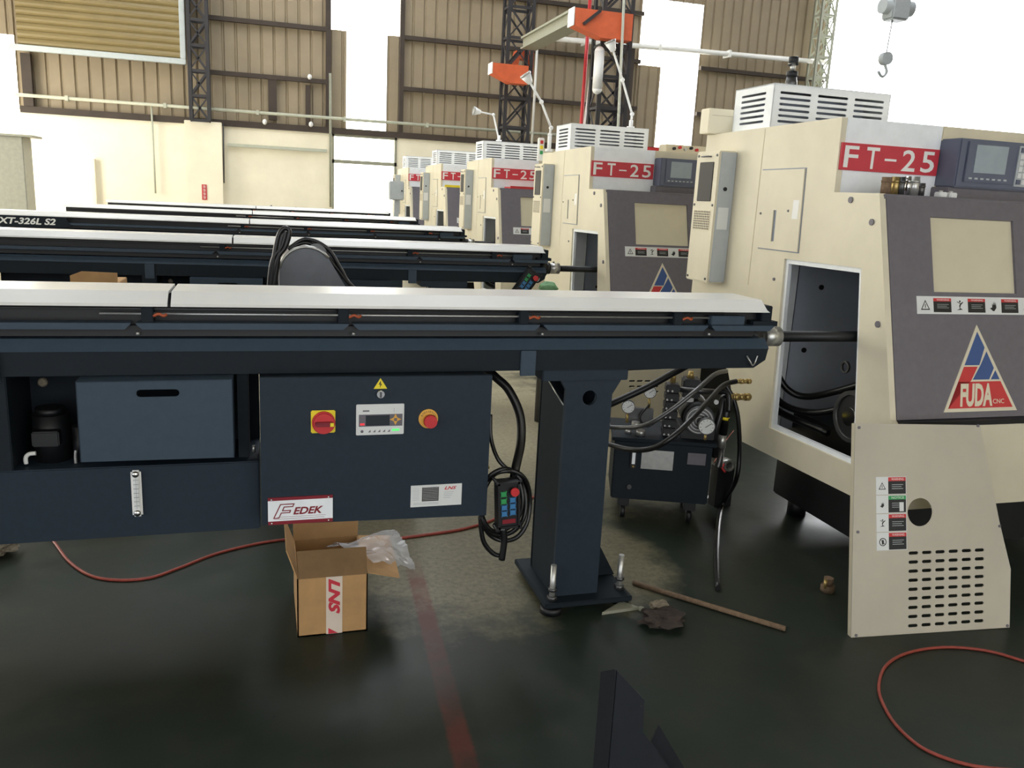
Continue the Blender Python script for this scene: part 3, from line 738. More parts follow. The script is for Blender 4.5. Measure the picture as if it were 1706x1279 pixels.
# flange of the opening
def inset(poly, d):
    cx = sum(p[0] for p in poly)/len(poly); cy = sum(p[1] for p in poly)/len(poly)
    return [(cx+(x-cx)*(1-d/abs(x-cx) if abs(x-cx) > d else 1), cy+(y-cy)*(1-d/abs(y-cy) if abs(y-cy) > d else 1)) for x, y in poly]
m = MB(); m.plate((MX+.012, 0, 0), -YA, ZA, op, [inset(op, .022)], .02, 'pale_grey'); m.build('opening_flange', side)
for px, py in ((1418, 333), (1453, 370), (1463, 540), (1290, 465)):
    q = P(px, py, 'x', MX); m = MB(); m.cyl((MX-.006, q.y, q.z), (MX+.002, q.y, q.z), .014 if px != 1290 else .008, 'charcoal', seg=16); m.build('plug', side)
for px, py in ((1282, 712), (1246, 716), (1215, 740)):
    pass
# vertical seam and access hatch
m = MB(); m.box(MX-.002, MX+.002, 3.955, 3.961, 1.2, 2.01, 'cream_shade'); m.box(MX-.002, MX+.002, 2.8, 4.4, .703, .706, 'cream_shade') if False else None; m.build('seam', side)
h = [S2(1272, 284), S2(1343, 281), S2(1330, 420), S2(1264, 412)]
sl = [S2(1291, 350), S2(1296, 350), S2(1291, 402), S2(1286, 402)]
m = MB(); m.plate((MX-.008, 0, 0), -YA, ZA, h, [sl], .008, 'cream'); hatch = m.build('access_hatch', lathe)
m = MB(); m.plate((MX-.0015, 0, 0), -YA, ZA, [(h[0][0]-.006, h[0][1]+.006), (h[1][0]+.006, h[1][1]+.006), (h[2][0]+.006, h[2][1]-.006), (h[3][0]-.006, h[3][1]-.006)], [], .0015, 'inner_dark'); m.build('hatch_gap_outline', hatch)  # dark plate drawn in for the shaded gap round the hatch
m = MB(); q0, q1 = S2(1334, 287), S2(1340, 298)
a = P(1322, 333, 'x', MX-.009); b = P(1327, 365, 'x', MX-.009); m.plate((MX-.0085, 0, 0), -YA, ZA, rect(-a.y, b.z, -b.y+.004, a.z), [], .001, 'white'); m.build('label', hatch)
m = MB(); m.plate((MX-.001, 0, 0), -YA, ZA, sl, [], .001, 'near_black'); m.build('slot_shadow_fill', hatch)  # black sheet painted in for the shadow inside the slot
for (yy, zz) in ((3.9, 1.58), (3.66, 1.6)): m = MB(); m.cyl((MX-.012, yy, zz), (MX-.008, yy, zz), .006, 'steel_dark', seg=10); m.build('screw', hatch)
# electrical box on the side
ex0, ey0, ey1 = 2.412, 4.21, 4.465
m = MB(); m.box(ex0, MX, ey0, ey1, 1.178, 1.905, 'cream', .006); eb = m.build('heat_exchanger', lathe)
m = MB(); m.box(ex0+.01, MX-.002, ey0-.008, ey0, 1.185, 1.898, 'box_grey', .002); m.cyl((2.46, ey0-.014, 1.7), (2.46, ey0-.007, 1.7), .011, 'near_black', seg=16); m.box(2.43, 2.495, ey0-.01, ey0-.008, 1.48, 1.6, 'paper'); m.build('side_cover', eb)
m = MB(); m.box(ex0-.004, ex0, ey0+.05, ey1-.05, 1.63, 1.845, 'near_black', .003); m.build('fan_window', eb)
m = MB(); m.plate((ex0-.002, 0, 0), -YA, ZA, rect(-ey1+.03, 1.47, -ey0-.04, 1.58), [rect(-ey1+.034+c*.018, 1.474+r*.0133, -ey1+.034+c*.018+.012, 1.474+r*.0133+.009) for c in range(10) for r in range(8)], .002, 'cream_shade'); m.box(ex0-.0005, ex0, ey0+.04, ey1-.03, 1.47, 1.58, 'near_black'); m.build('grille', eb)
m = MB(); m.tube([(ex0, ey0+.09, 1.875), (ex0-.02, ey0+.09, 1.875), (ex0-.02, ey1-.09, 1.875), (ex0, ey1-.09, 1.875)], .004, 'charcoal', 6, smooth=False); m.build('handle', eb)
for yy in (ey0+.025, ey1-.025):
    for zz in (1.2, 1.61, 1.88): m = MB(); m.cyl((ex0-.005, yy, zz), (ex0, yy, zz), .007, 'steel_dark', seg=8); m.build('screw', eb)
# front
W = 2.05; XR = MX+W
m = MB(); m.plate((MX+.03, MY, 0), XA, ZA, rect(0, .37, W-.03, .745), [], .03, 'cream'); m.build('front_skirt', lathe)
dn = Vector((0, 3.036-2.775, 1.692-.764)).normalized()        # up along the sloping door
d0 = Vector((MX+.032, 2.772, .764)); DL = math.hypot(3.036-2.775, 1.692-.764)
def dz(z): return (z-.764)/(1.692-.764)*DL
wx0, wx1, wz0, wz1 = .225, .68, dz(1.29), dz(1.605)
m = MB(); m.plate(d0, XA, dn, [(0, 0), (1.2, 0), (1.2, DL), (0, DL)], [rect(wx0, wz0, wx1, wz1)], .03, 'charcoal'); door = m.build('door', lathe)
nn = XA.cross(dn)
m = MB(); m.plate(d0-nn*.012, XA, dn, rect(wx0-.01, wz0-.01, wx1+.01, wz1+.01), [], .006, 'glass_cream'); m.build('window', door)
m = MB(); m.plate(d0, XA, dn, rect(1.21, 0, W-.03, DL), [], .03, 'cream'); m.build('front_panel', lathe)
m = MB(); m.box(MX+.03, MX+1.23, 2.735, 2.79, .741, .762, 'near_black'); m.build('door_track', lathe)
m = MB(); m.box(MX+.02, MX+1.24, 3.03, 3.34, 1.668, 1.69, 'charcoal', .003); m.build('shelf', lathe)
m = MB()                                                     # sticker strip
sx, sz = .13, dz(1.198); sh = dz(1.272)-sz; o = d0+nn*.0015
m.plate(o, XA, dn, rect(sx, sz, sx+.77, sz+sh), [], .0014, 'paper')
def icon(m, o, kind, cx, cy, s, u, v, n_):
    o = o+n_*.0004
    if kind == 0:
        m.plate(o, u, v, [(cx-s, cy-s*.8), (cx+s, cy-s*.8), (cx, cy+s)], [[(cx-s*.72, cy-s*.62), (cx, cy+s*.68), (cx+s*.72, cy-s*.62)]], .0003, 'near_black'); m.plate(o, u, v, rect(cx-s*.08, cy-s*.45, cx+s*.08, cy+s*.25), [], .0003, 'near_black')
    elif kind == 1:
        m.plate(o, u, v, circ(cx, cy+s*.8, s*.2, 10), [], .0003, 'near_black')
        m.plate(o, u, v, [(cx-s*.7, cy+s*.7), (cx-s*.6, cy+s*.8), (cx+s*.1, cy+s*.45), (cx+s*.7, cy+s*.75), (cx+s*.75, cy+s*.6), (cx+s*.2, cy+s*.15), (cx, cy-s*.4), (cx+s*.6, cy-s*.7), (cx-s*.8, cy-s*.8), (cx-s*.1, cy-s*.55), (cx-s*.2, cy), (cx, cy+s*.35)], [], .0003, 'near_black')
    elif kind == 2:
        m.plate(o, u, v, [(cx-s*.9, cy-s*.4), (cx-s*.2, cy-s*.9), (cx+s*.1, cy-s*.9), (cx+s*.6, cy-s*.3), (cx+s*.5, cy+s*.7), (cx+s*.35, cy+s*.1), (cx+s*.25, cy+s*.9), (cx+s*.1, cy+s*.15), (cx, cy+s*.85), (cx-s*.15, cy+s*.1), (cx-s*.35, cy+s*.6), (cx-s*.35, cy-s*.2)], [], .0003, 'near_black')
    elif kind == 3:
        m.plate(o, u, v, circ(cx, cy, s, 20), [circ(cx, cy, s*.8, 20)], .0003, 'near_black'); m.plate(o, u, v, [(cx-s*.25, cy-s*.6), (cx+s*.2, cy-s*.6), (cx+s*.3, cy+s*.2), (cx, cy+s*.65), (cx-s*.3, cy+s*.2)], [], .0003, 'near_black')
        m.plate(o, u, v, [(cx-s*.65, cy+s*.55), (cx-s*.55, cy+s*.65), (cx+s*.65, cy-s*.55), (cx+s*.55, cy-s*.65)], [], .0003, 'near_black')
    else:
        m.plate(o, u, v, [(cx-s*.8, cy-s*.6), (cx-s*.1, cy), (cx+s*.1, cy+s*.6), (cx+s*.2, cy), (cx+s*.8, cy+s*.3), (cx+s*.3, cy-s*.2), (cx+s*.1, cy-s*.7), (cx, cy-s*.25)], [], .0003, 'near_black'); m.plate(o, u, v, circ(cx+s*.55, cy+s*.65, s*.25, 10), [], .0003, 'near_black')
def warn(m, o, x, y, w, h, u, v, n_, head='red', word='WARNING'):
    m.plate(o+n_*.0003, u, v, rect(x, y, x+w, y+h), [], .0003, 'near_black')
    m.plate(o+n_*.0006, u, v, rect(x, y+h*.77, x+w, y+h), [], .0003, head)
    if word: m.text(word, o+n_*.0006+u*(x+w*.18)+v*(y+h*.82), u, v, w*.7, h*.13, 'white', th=.0003)
    for k in range(3): m.plate(o+n_*.0006, u, v, rect(x+w*.2, y+h*(.3+.12*k), x+w*(.85-.1*(k % 2)), y+h*(.33+.12*k)), [], .0002, 'box_grey')
for k in range(4):
    x = sx+.012+k*.185; icon(m, o, (0, 1, 2, 4)[k], x+.032, sz+sh*.48, .024, XA, dn, nn); warn(m, o, x+.075, sz+.008, .095, sh-.016, XA, dn, nn)
m.build('warning_stickers', door)
# triangular badge
def dp(px, py):
    r = W2C @ _d(px, py); p0 = d0+nn*.002; t_ = (p0-CAMPOS).dot(nn)/r.dot(nn); q = CAMPOS+r*t_-d0; return (q.x, q.dot(dn))
T = dp(1627, 541); BL = dp(1572, 687); BR = dp(1694, 683)
def bary(a, b):  # a along base 0..1, b height 0..1
    base = Vector(BL).lerp(Vector(BR), a); return tuple(base.lerp(Vector(T), b))
def tri_in(poly, s):
    c = Vector((sum(p[0] for p in poly)/3, sum(p[1] for p in poly)/3)); return [tuple(c+(Vector(p)-c)*s) for p in poly]
m = MB(); tri = [BL, BR, T]; o = d0+nn*.003
m.plate(o, XA, dn, tri, [], .003, 'cream')
ti = tri_in(tri, .88)
def tp(a, h):  # inner triangle coordinates: a across at height h
    l = Vector(ti[0]).lerp(Vector(ti[2]), h); r = Vector(ti[1]).lerp(Vector(ti[2]), h); return tuple(l.lerp(r, a))
o2 = o+nn*.0006
m.plate(o2, XA, dn, [tp(0, .56), tp(.52, .56), tp(.99, .79), tp(1, .82), tp(0, 1)][0:4]+[ti[2]], [], .0005, 'logo_blue')
m.plate(o2, XA, dn, [tp(0, 0), tp(.42, .36) if False else tp(.30, .36), tp(.46, .54), tp(0, .54)], [], .0005, 'red')
m.plate(o2, XA, dn, [tp(.335, .37), tp(.74, .37), tp(.985, .52), tp(1, .74), tp(.56, .56)], [], .0005, 'logo_blue')
m.plate(o2, XA, dn, [tp(.78, .37), tp(1, .37), tp(1, .49)], [], .0005, 'logo_blue')
m.plate(o2, XA, dn, [tp(0, 0), tp(1, 0), tp(1, .345), tp(0, .345)], [], .0005, 'red')
a = Vector(tp(.13, .0)); b = Vector(tp(.60, .0)); hh = (Vector(tp(.5, .33))-Vector(tp(.5, 0))).y
m.text('FUDA', o2+XA*(a.x+.018)+dn*(a.y+.006), XA, dn, (b-a).x*1.06, hh*.92, 'cream', shear=.2, bold=.04, th=.0003)
a = Vector(tp(.70, .04)); m.text('CNC', o2+XA*(a.x)+dn*(a.y+.004), XA, dn, .062, .02, 'cream', bold=.01, th=.0003)
m.build('badge', door)
# header, roof, back and right side
m = MB(); m.box(MX+.03, MX+.56, 3.34, 3.37, 1.69, 2.024, 'pale_grey', .003); m.box(MX+.56, XR, 3.34, 3.37, 1.69, 2.024, 'cream_shade', .003); header = m.build('header', lathe)
sx0, sx1, sz0, sz1 = MX+.008, MX+.55, 1.795, 1.915
m = MB(); m.box(sx0, sx1, 3.33, 3.34, sz0, sz1, 'sign_red')
lw = sx1-sx0
for ch, a, b in (('F', .03, .17), ('T', .25, .38), ('2', .62, .76), ('5', .82, .96)):
    m.text(ch, (sx0+a*lw, 3.33, sz0+.012), XA, ZA, (b-a)*lw, .096, 'white', bold=.012)
m.box(sx0+.44*lw, sx0+.56*lw, 3.3292, 3.33, sz0+.052, sz0+.062, 'white'); m.build('model_sign', header)
m = MB(); m.box(MX+.03, XR, 3.36, 4.56, 2.0, 2.015, 'cream', .002); m.build('roof_panel', lathe)
m = MB(); m.box(MX+.03, XR, 4.53, 4.56, 1.0, 2.0, 'cream'); m.box(MX+.03, XR, 4.03, 4.06, .69, .95, 'cream_shade') if False else None; m.build('back_panel', lathe)
m = MB(); m.plate((XR, 0, 0), -YA, ZA, side_out[::-1], [], .03, 'cream'); m.build('side_panel', lathe)
m = MB(); m.box(MX+.2, XR-.1, MY+.25, 3.8, .06, .37, 'near_black', .01); m.box(MX+.35, XR-.15, 3.0, 4.3, .37, .5, 'near_black'); m.build('base_casting', lathe)
for fx, fy in ((MX+.3, 3.15), (XR-.3, 3.15), (MX+.3, 3.7), (XR-.3, 3.7)):
    m = MB(); m.cyl((fx, fy, -.0397), (fx, fy, .06), .05, 'near_black', seg=14); m.build('levelling_foot', lathe)
# inside the opening
m = MB(); m.box(MX+.2, MX+1.0, 3.9, 3.92, .4, 1.6, 'inner_blue'); m.box(MX+.06, MX+.2, 3.8, 3.82, .4, 1.6, 'pale_grey'); m.box(MX+.195, MX+.2, 3.8, 3.92, .4, 1.6, 'inner_dark'); m.box(MX+.98, MX+1.0, 3.0, 3.9, .5, 1.6, 'inner_dark')  # left strip and walls painted pale for light missing inside
m.cyl((MX+.42, 3.89, 1.2), (MX+.42, 3.9, 1.2), .014, 'near_black', seg=10); m.cyl((MX+.36, 3.89, .85), (MX+.36, 3.9, .85), .014, 'near_black', seg=10); m.build('inner_wall', lathe)
m = MB(); m.cyl((MX+.27, 3.0, FZ), (MX+.34, 3.0, FZ), .085, 'near_black', seg=28); m.cyl((MX+.34, 3.0, FZ), (MX+.7, 3.0, FZ), .12, 'steel_dark', seg=28); m.ring((MX+.24, 3.0, FZ), XA, .07, .04, .03, 'steel')
m.box(MX+.4, MX+.9, 2.99, 3.25, .55, .95, 'inner_dark', .01); m.box(MX+.3, MX+.36, 2.98, 3.06, .88, 1.0, 'cream', .01); m.build('spindle', lathe)
m = MB(); m.cyl((MX+.14, 3.2, .66), (MX+.16, 3.2, .66), .045, 'chrome', seg=24); m.cyl((MX+.16, 3.2, .66), (MX+.45, 3.2, .66), .11, 'near_black', seg=28)
m.ring((MX+.15, 3.2, .66), XA, .125, .105, .03, 'steel_dark'); m.ring((MX+.2, 3.35, .87), XA, .03, .022, .012, 'steel_dark'); m.build('spindle_motor', lathe)
m = MB()
for pts in (((MX+.08, 3.76, .8), (MX+.14, 3.7, .68), (MX+.22, 3.6, .66), (MX+.3, 3.3, .8)), ((MX+.06, 3.76, .72), (MX+.12, 3.7, .6), (MX+.2, 3.5, .6), (MX+.3, 3.2, .75)), ((MX+.06, 3.74, .62), (MX+.12, 3.7, .55), (MX+.2, 3.4, .52))): m.tube(pts, .018, 'rubber')
m.build('inner_hoses', lathe)
# louvred box on the roof
lx0, lx1, ly0, ly1, lz0, lz1 = 2.583, 3.32, 4.02, 4.4, 2.016, 2.25
def louv(w, h, groups, rows, mx=.04):
    hs = []; gw = (w-mx*(groups+1))/groups
    for g in range(groups):
        for r in range(rows): hs.append(slot(mx+g*(gw+mx)+gw/2, .045+r*(h-.09)/(rows-1), gw, .013, 3))
    return hs
m = MB()
m.plate((lx0, ly0, lz0), XA, ZA, rect(0, 0, lx1-lx0, lz1-lz0), louv(lx1-lx0, lz1-lz0, 3, 6), .006, 'pale_grey')
m.plate((lx0, ly1, lz0), -YA, ZA, rect(0, 0, ly1-ly0, lz1-lz0), louv(ly1-ly0, lz1-lz0, 1, 6, .07), .006, 'pale_grey')
m.box(lx1-.006, lx1, ly0, ly1, lz0, lz1, 'pale_grey'); m.box(lx0, lx1, ly1-.006, ly1, lz0, lz1, 'pale_grey'); m.box(lx0, lx1, ly0, ly1, lz1-.006, lz1, 'pale_grey')
lb = m.build('louvre_box', lathe)
m = MB(); m.box(lx0+.1, lx1-.1, ly0+.08, ly1-.08, lz0, lz1-.05, 'inner_dark', .01); m.build('cooler_core', lb)
# control panel beside the header
cx0, cy0 = MX+.56, 3.22
m = MB(); m.box(cx0, cx0+.62, cy0, 3.36, 1.745, 1.965, 'console', .006); cp = m.build('control_panel', lathe)
m = MB(); m.box(cx0+.04, cx0+.32, cy0-.008, cy0, 1.77, 1.955, 'console', .004); m.build('bezel', cp)
m = MB(); m.box(cx0+.085, cx0+.27, cy0-.011, cy0-.008, 1.815, 1.94, 'screen'); m.build('screen', cp)
m = MB()
for k in range(7): m.box(cx0+.065+k*.034, cx0+.083+k*.034, cy0-.011, cy0-.008, 1.785, 1.793, 'box_grey')
m.build('soft_keys', cp)
m = MB(); m.box(cx0+.34, cx0+.58, cy0-.006, cy0, 1.765, 1.95, 'box_grey')
for r in range(6):
    for c in range(8): m.box(cx0+.348+c*.0285, cx0+.37+c*.0285, cy0-.011, cy0-.006, 1.775+r*.029, 1.797+r*.029, 'paper' if (r+c) % 5 else 'console')
m.build('keypad', cp)
m = MB(); m.box(cx0-.02, cx0+.62, cy0+.02, 3.36, 1.69, 1.745, 'charcoal', .004); m.build('panel_bracket', cp)

MOFF = [0, 3.055, 6.1, 8.95, 11.87]
MLAB = ['', 'second cream lathe, its whole red and white model sign and screen visible', 'third cream lathe, mid-row, with a red tray lying over its grey door',
        'fourth cream lathe, its sign half covered by the third one', 'farthest cream lathe, smallest in the row, beside the bright doorway']
KS = .9758                      # measured size of the lathes
def rescale(o):
    o.location = CAMPOS+(Vector(o.location)-CAMPOS)*KS; o.scale = (KS, KS, KS)
rescale(lathe); lathes = [lathe]
for k in range(1, 5):
    c = copy_tree(lathe); c.location = (MX, MY+MOFF[k], 0); rescale(c); c['label'] = MLAB[k]; lathes.append(c)

# ---------------- things standing on the lathes
# collets / turned bushes on the nearest shelf
bx = [(1475, .021, .075, 'rust'), (1490, .019, .08, 'brass'), (1501, .014, .08, 'steel_dark'), (1511, .015, .085, 'chrome'), (1522, .02, .085, 'steel'), (1534, .016, .06, 'steel_dark')]
for k, (px, r, h, mt) in enumerate(bx):
    q = P(px, 318, 'z', 1.69); x, y = q.x, 3.13+.02*(k % 2)
    lab = ['brown round bush, leftmost of those on the shelf under the large sign', 'brass coloured bush standing second from left under the large sign', 'narrow dark steel bush between the brass and the shiny one', 'shiny slim steel bush at the middle of the shelf group', 'wide bright steel bush right of the slim shiny one', 'short dark bush at the right end of the shelf group'][k]
    x = P(px, 318, 'y', y).x
    m = MB(); m.ring((x, y, 1.69), ZA, r, r*.55, h, mt, 24); m.ring((x, y, 1.69+h*.7), ZA, r*1.08, r*.9, h*.12, mt, 24)
    solo('collet_bush', m, lab, 'bush', 'turned bushes on the lathe shelf', org=(x, y, 1.69))
for px, lab in ((1568, 'small cream block left of the pair beside the bushes'), (1585, 'small cream block right of the pair beside the bushes')):
    x = P(px, 318, 'y', 3.1).x; m = MB(); m.box(x-.02, x+.02, 3.08, 3.12, 1.69, 1.715, 'paper', .004); m.cyl((x, 3.1, 1.715), (x, 3.1, 1.722), .008, 'steel', seg=10); solo('clamp_block', m, lab, 'block', org=(x, 3.1, 1.69))
# red tray on the third lathe, yellow strip on the fourth
m = MB(); x = P(875, 307, 'y', 9.2).x; m.box(x-.18, x+.25, 9.17, 9.42, 1.69, 1.71, 'red', .004); m.box(x-.18, x+.25, 9.17, 9.18, 1.71, 1.72, 'red'); solo('parts_tray', m, 'flat bright red tray on the door shelf of the third lathe', 'tray', org=(x, 9.2, 1.69))
m = MB(); y = 2.9+9.0; a, b = P(742, 318, 'y', y+.1), P(762, 318, 'y', y+.1); m.box(a.x, b.x+.15, y+.15, y+.19, 1.69, 1.71, 'yellow', .003); m.box(a.x, b.x+.15, y+.15, y+.155, 1.71, 1.725, 'yellow'); solo('straight_edge', m, 'thin yellow strip lying on the shelf of the fourth lathe', 'strip', org=(a.x, y+.15, 1.69))
# valve unit on the nearest louvred box
q = P(1318, 137, 'y', 4.2); x = q.x
t = thing('air_valve', 'black and silver air valve standing on the nearest louvred box', 'valve', (x, 4.2, 2.25))
m = MB(); m.cyl((x, 4.2, 2.25), (x, 4.2, 2.32), .038, 'steel_dark', r2=.026); m.build('valve_base', t)
m = MB(); m.cyl((x, 4.2, 2.32), (x, 4.2, 2.345), .03, 'near_black'); m.cyl((x, 4.2, 2.345), (x, 4.2, 2.39), .014, 'steel'); m.cyl((x-.03, 4.2, 2.375), (x+.03, 4.2, 2.385), .006, 'near_black', seg=8); m.build('stem', t)
m = MB(); m.cyl((x, 4.2, 2.39), (x, 4.2, 2.42), .026, 'near_black'); m.build('cap', t)
# cartons behind / on the lathes
m = MB(); a, b = P(1180, 180, 'y', 4.47), P(1224, 225, 'y', 4.47); m.box(a.x, b.x+.1, 4.45, 4.55, 2.012, a.z, 'plaster', .004); m.box(a.x+.02, b.x+.08, 4.448, 4.45, a.z-.04, a.z-.036, 'cream_shade'); solo('switch_cabinet', m, 'small cream box on the rear edge of the nearest lathe roof', 'box', org=(a.x, 4.47, 2.012))
m = MB(); a, b = P(1074, 236, 'y', 7.2), P(1105, 250, 'y', 7.2); m.box(a.x, b.x, 7.15, 7.35, 2.012, 2.1, 'red', .01); m.box(a.x+.02, b.x-.02, 7.16, 7.34, 2.1, 2.106, 'deep_red', .004); solo('toolbox', m, 'red toolbox on the second lathe right of its louvred box', 'toolbox', org=(a.x, 7.2, 2.012))
a, b = P(1106, 244, 'y', 6.9), P(1172, 262, 'y', 6.9)
t = thing('switch_box', 'beige panel with red and black knobs on top of the second lathe', 'switch box', (a.x, 6.9, 2.012))
m = MB(); m.box(a.x, b.x+.1, 6.85, 7.0, 2.012, a.z+.02, 'cream_shade', .006); m.build('enclosure', t)
for k in range(5):
    m = MB(); xx = a.x+.07+k*.055; m.cyl((xx, 6.85, a.z-.015+.012*(k % 2)), (xx, 6.825, a.z-.015+.012*(k % 2)), .013, ('near_black', 'red', 'steel', 'near_black', 'red')[k], seg=14); m.build('knob', t)
# work lamps on jointed white arms
def worklamp(y, pts, label, zb):
    q = [P(px, py, 'y', y) for px, py in pts]
    base = Vector((q[-1].x, y, zb)); t = thing('work_lamp', label, 'lamp', tuple(base), 'jointed white work lamps on the lathe tops')
    m = MB(); m.cyl(base, base+Vector((0, 0, .025)), .035, 'lamp_white'); m.cyl(base, q[-1] if q[-1].z > zb+.05 else base+Vector((0, 0, .08)), .018, 'lamp_white'); m.build('base', t)
    qq = [base+Vector((0, 0, .02))]+q[::-1]
    for i in range(len(qq)-1):
        if (qq[i+1]-qq[i]).length < .05: continue
        m = MB(); m.cyl(qq[i], qq[i+1], .010, 'lamp_white', seg=10); m.sphere(qq[i+1], .02, 'lamp_white'); m.build('arm', t)
    h = q[0]; d = (q[0]-q[1]).normalized()
    m = MB(); m.cyl(h-d*.03, h+d*.05, .022, 'lamp_white', r2=.05); m.ring(h+d*.05, d, .052, .04, .015, 'steel'); m.cyl(h+d*.045, h+d*.052, .04, 'tube_white'); m.build('lamp_head', t)
worklamp(7.25, [(1020, 80), (1037, 133), (1053, 190), (1051, 208)], 'tallest work lamp, above the second lathe before the nearer lattice column', 2.25)
worklamp(7.35, [(881, 134), (902, 170), (918, 213), (916, 225)], 'work lamp reaching over the far orange bracket, left of second louvred box', 2.01)
worklamp(10.25, [(797, 186), (822, 191), (831, 232)], 'work lamp with bent arm on the third louvred box', 2.25)
# signal tower
q = P(900, 262, 'y', 9.75)
t = thing('signal_tower', 'white signal light tower with red, yellow and green lenses behind second lathe', 'signal light', (q.x, 9.75, 2.0))
m = MB(); m.box(q.x-.035, q.x+.035, 9.72, 9.78, 2.01, 2.3, 'white', .008); m.build('housing', t)
for z, mt in ((2.25, 'red'), (2.19, 'yellow'), (2.13, 'green')):
    m = MB(); m.box(q.x-.018, q.x+.018, 9.708, 9.722, z-.02, z+.02, mt, .003); m.build('lens', t)
# grey wall box left of the farthest lathe
a, b = P(650, 301, 'y', 14.4), P(673, 334, 'y', 14.4)
t = thing('junction_box', 'grey electrical box on a post left of the farthest lathe', 'electrical box', (a.x, 14.4, 0))
m = MB(); m.box(a.x, b.x, 14.4, 14.6, b.z, a.z, 'box_grey', .015); m.build('enclosure', t)
m = MB(); m.box(a.x+.09, a.x+.16, 14.45, 14.53, 0, b.z, 'box_grey'); m.build('post', t)
m = MB(); m.cyl((b.x-.04, 14.4, (a.z+b.z)/2), (b.x-.04, 14.37, (a.z+b.z)/2), .012, 'near_black', seg=10); m.build('knob', t)

for o in list(COL.objects):
    if o.parent is None and o.name.split('.')[0] in ('collet_bush', 'clamp_block', 'parts_tray', 'straight_edge', 'air_valve', 'switch_cabinet', 'toolbox', 'switch_box', 'work_lamp', 'signal_tower'): rescale(o)
# ============================================================ HYDRAULIC UNIT
hyd = thing('hydraulic_unit', 'black hydraulic power unit with gauges between the feeder pillar and nearest lathe', 'hydraulic unit', (1.692, 3.707, 0), local=True, rotz=math.atan2(-.176, .454))
Wt, Dt = .49, .36
m = MB(); m.box(0, Wt, 0, Dt, .12, .43, 'slate_dark', .006); m.box(-.015, Wt+.02, -.015, Dt+.02, .43, .448, 'slate_dark', .003); tk = m.build('tank', hyd)
m = MB(); m.box(.14, .3, -.003, 0, .29, .39, 'steel'); m.build('rating_plate', tk)
m = MB(); m.box(.085, .115, -.016, 0, .29, .395, 'near_black', .004); m.box(.092, .108, -.019, -.016, .315, .375, 'pale_grey'); m.sphere((.1, -.018, .302), .007, 'brass'); m.build('level_gauge', tk)
m = MB(); m.box(.37, .46, -.004, 0, .33, .39, 'charcoal'); m.build('maker_plate', tk)
m = MB(); m.cyl((.09, 0, .19), (.09, -.012, .19), .012, 'steel_dark', seg=16); m.build('drain_plug', tk)
for fx, fy in ((.07, .06), (.41, .06), (.07, .3), (.41, .3)):
    m = MB(); m.box(fx-.03, fx+.03, fy-.03, fy+.03, .07, .12, 'near_black', .004); m.cyl((fx-.012, fy, .035), (fx+.012, fy, .035), .035, 'near_black', seg=20); m.build('castor', hyd)
def gauge(x, y, z, r, stem=.05):
    m = MB(); m.cyl((x, y, z), (x, y+.025, z), r, 'steel_dark', seg=28); m.cyl((x, y-.001, z), (x, y, z), r*.9, 'paper', seg=28)
    for k in range(9):
        t_ = math.radians(-40+k*32.5); m.obox((x+r*.72*math.cos(t_), y-.0015, z+r*.72*math.sin(t_)), (math.cos(t_), 0, math.sin(t_)), (0, 1, 0), (-math.sin(t_), 0, math.cos(t_)), r*.16, .001, r*.05, 'near_black')
    m.obox((x+r*.2, y-.002, z+r*.15), (.8, 0, .6), (0, 1, 0), (-.6, 0, .8), r*.9, .001, r*.07, 'near_black')
    m.cyl((x, y+.012, z-r), (x, y+.012, z-r-stem), .007, 'brass', seg=10); m.build('pressure_gauge', hyd)
gauge(.055, .02, .60, .034); gauge(.165, .10, .665, .032); gauge(.44, -.05, .545, .042, .03)
m = MB(); m.cyl((.41, .3, .56), (.41, .03, .56), .078, 'near_black', seg=32); m.cyl((.41, .03, .56), (.41, .0, .56), .07, 'steel_dark', seg=32)
for r in (.02, .035, .05, .065): m.ring((.41, -.004, .56), YA, r, r-.004, .004, 'steel')
m.box(.33, .5, .05, .28, .448, .5, 'near_black', .004); m.build('pump_motor', hyd)
m = MB()
for k in range(6): m.box(.235, .305, .03, .11, .46+k*.045, .50+k*.045, 'near_black', .005)
for k in range(6):
    for xx in (.24, .262): m.cyl((xx+.005, .03, .47+k*.045), (xx+.005, .022, .47+k*.045), .005, 'steel', seg=8)
m.cyl((.27, .07, .73), (.27, .07, .79), .014, 'brass', seg=12); m.box(.33, .42, .12, .22, .64, .74, 'near_black', .008); m.cyl((.37, .17, .74), (.37, .17, .775), .02, 'brass', r2=.012, seg=12); m.build('valve_stack', hyd)
m = MB(); m.box(.05, .19, .09, .12, .5, .58, 'steel_dark', .004); m.cyl((.1, .05, .49), (.1, .05, .52), .02, 'steel', seg=12); m.cyl((.13, .06, .448), (.13, .06, .475), .025, 'steel', seg=6); m.cyl((.07, .08, .448), (.07, .08, .47), .018, 'steel', seg=6); m.tube([(.165, .1, .6), (.12, .06, .54), (.16, .04, .5), (.22, .06, .54)], .005, 'rubber'); m.build('manifold', hyd)
m = MB(); m.cyl((.3, .1, .69), (.5, .1, .69), .014, 'steel_dark'); m.tube([(.5, .1, .69), (.55, .08, .69), (.56, .06, .6)], .014, 'rubber'); m.box(.33, .385, .09, .1, .63, .65, 'paper'); m.cyl((.49, .05, .65), (.49, .04, .65), .012, 'steel', seg=12); m.build('pipework', hyd)
m = MB(); m.tube([(.53, .1, .3), (.55, .1, .3), (.55, .1, .4)], .016, 'steel_dark', smooth=False); m.cyl((.55, .1, .4), (.55, .1, .47), .02, 'steel', seg=12); m.cyl((.55, .1, .47), (.56, .1, .66), .022, 'rubber', seg=12); m.cyl((.552, .1, .55), (.553, .1, .565), .0235, 'yellow', seg=12); m.build('suction_hose', hyd)
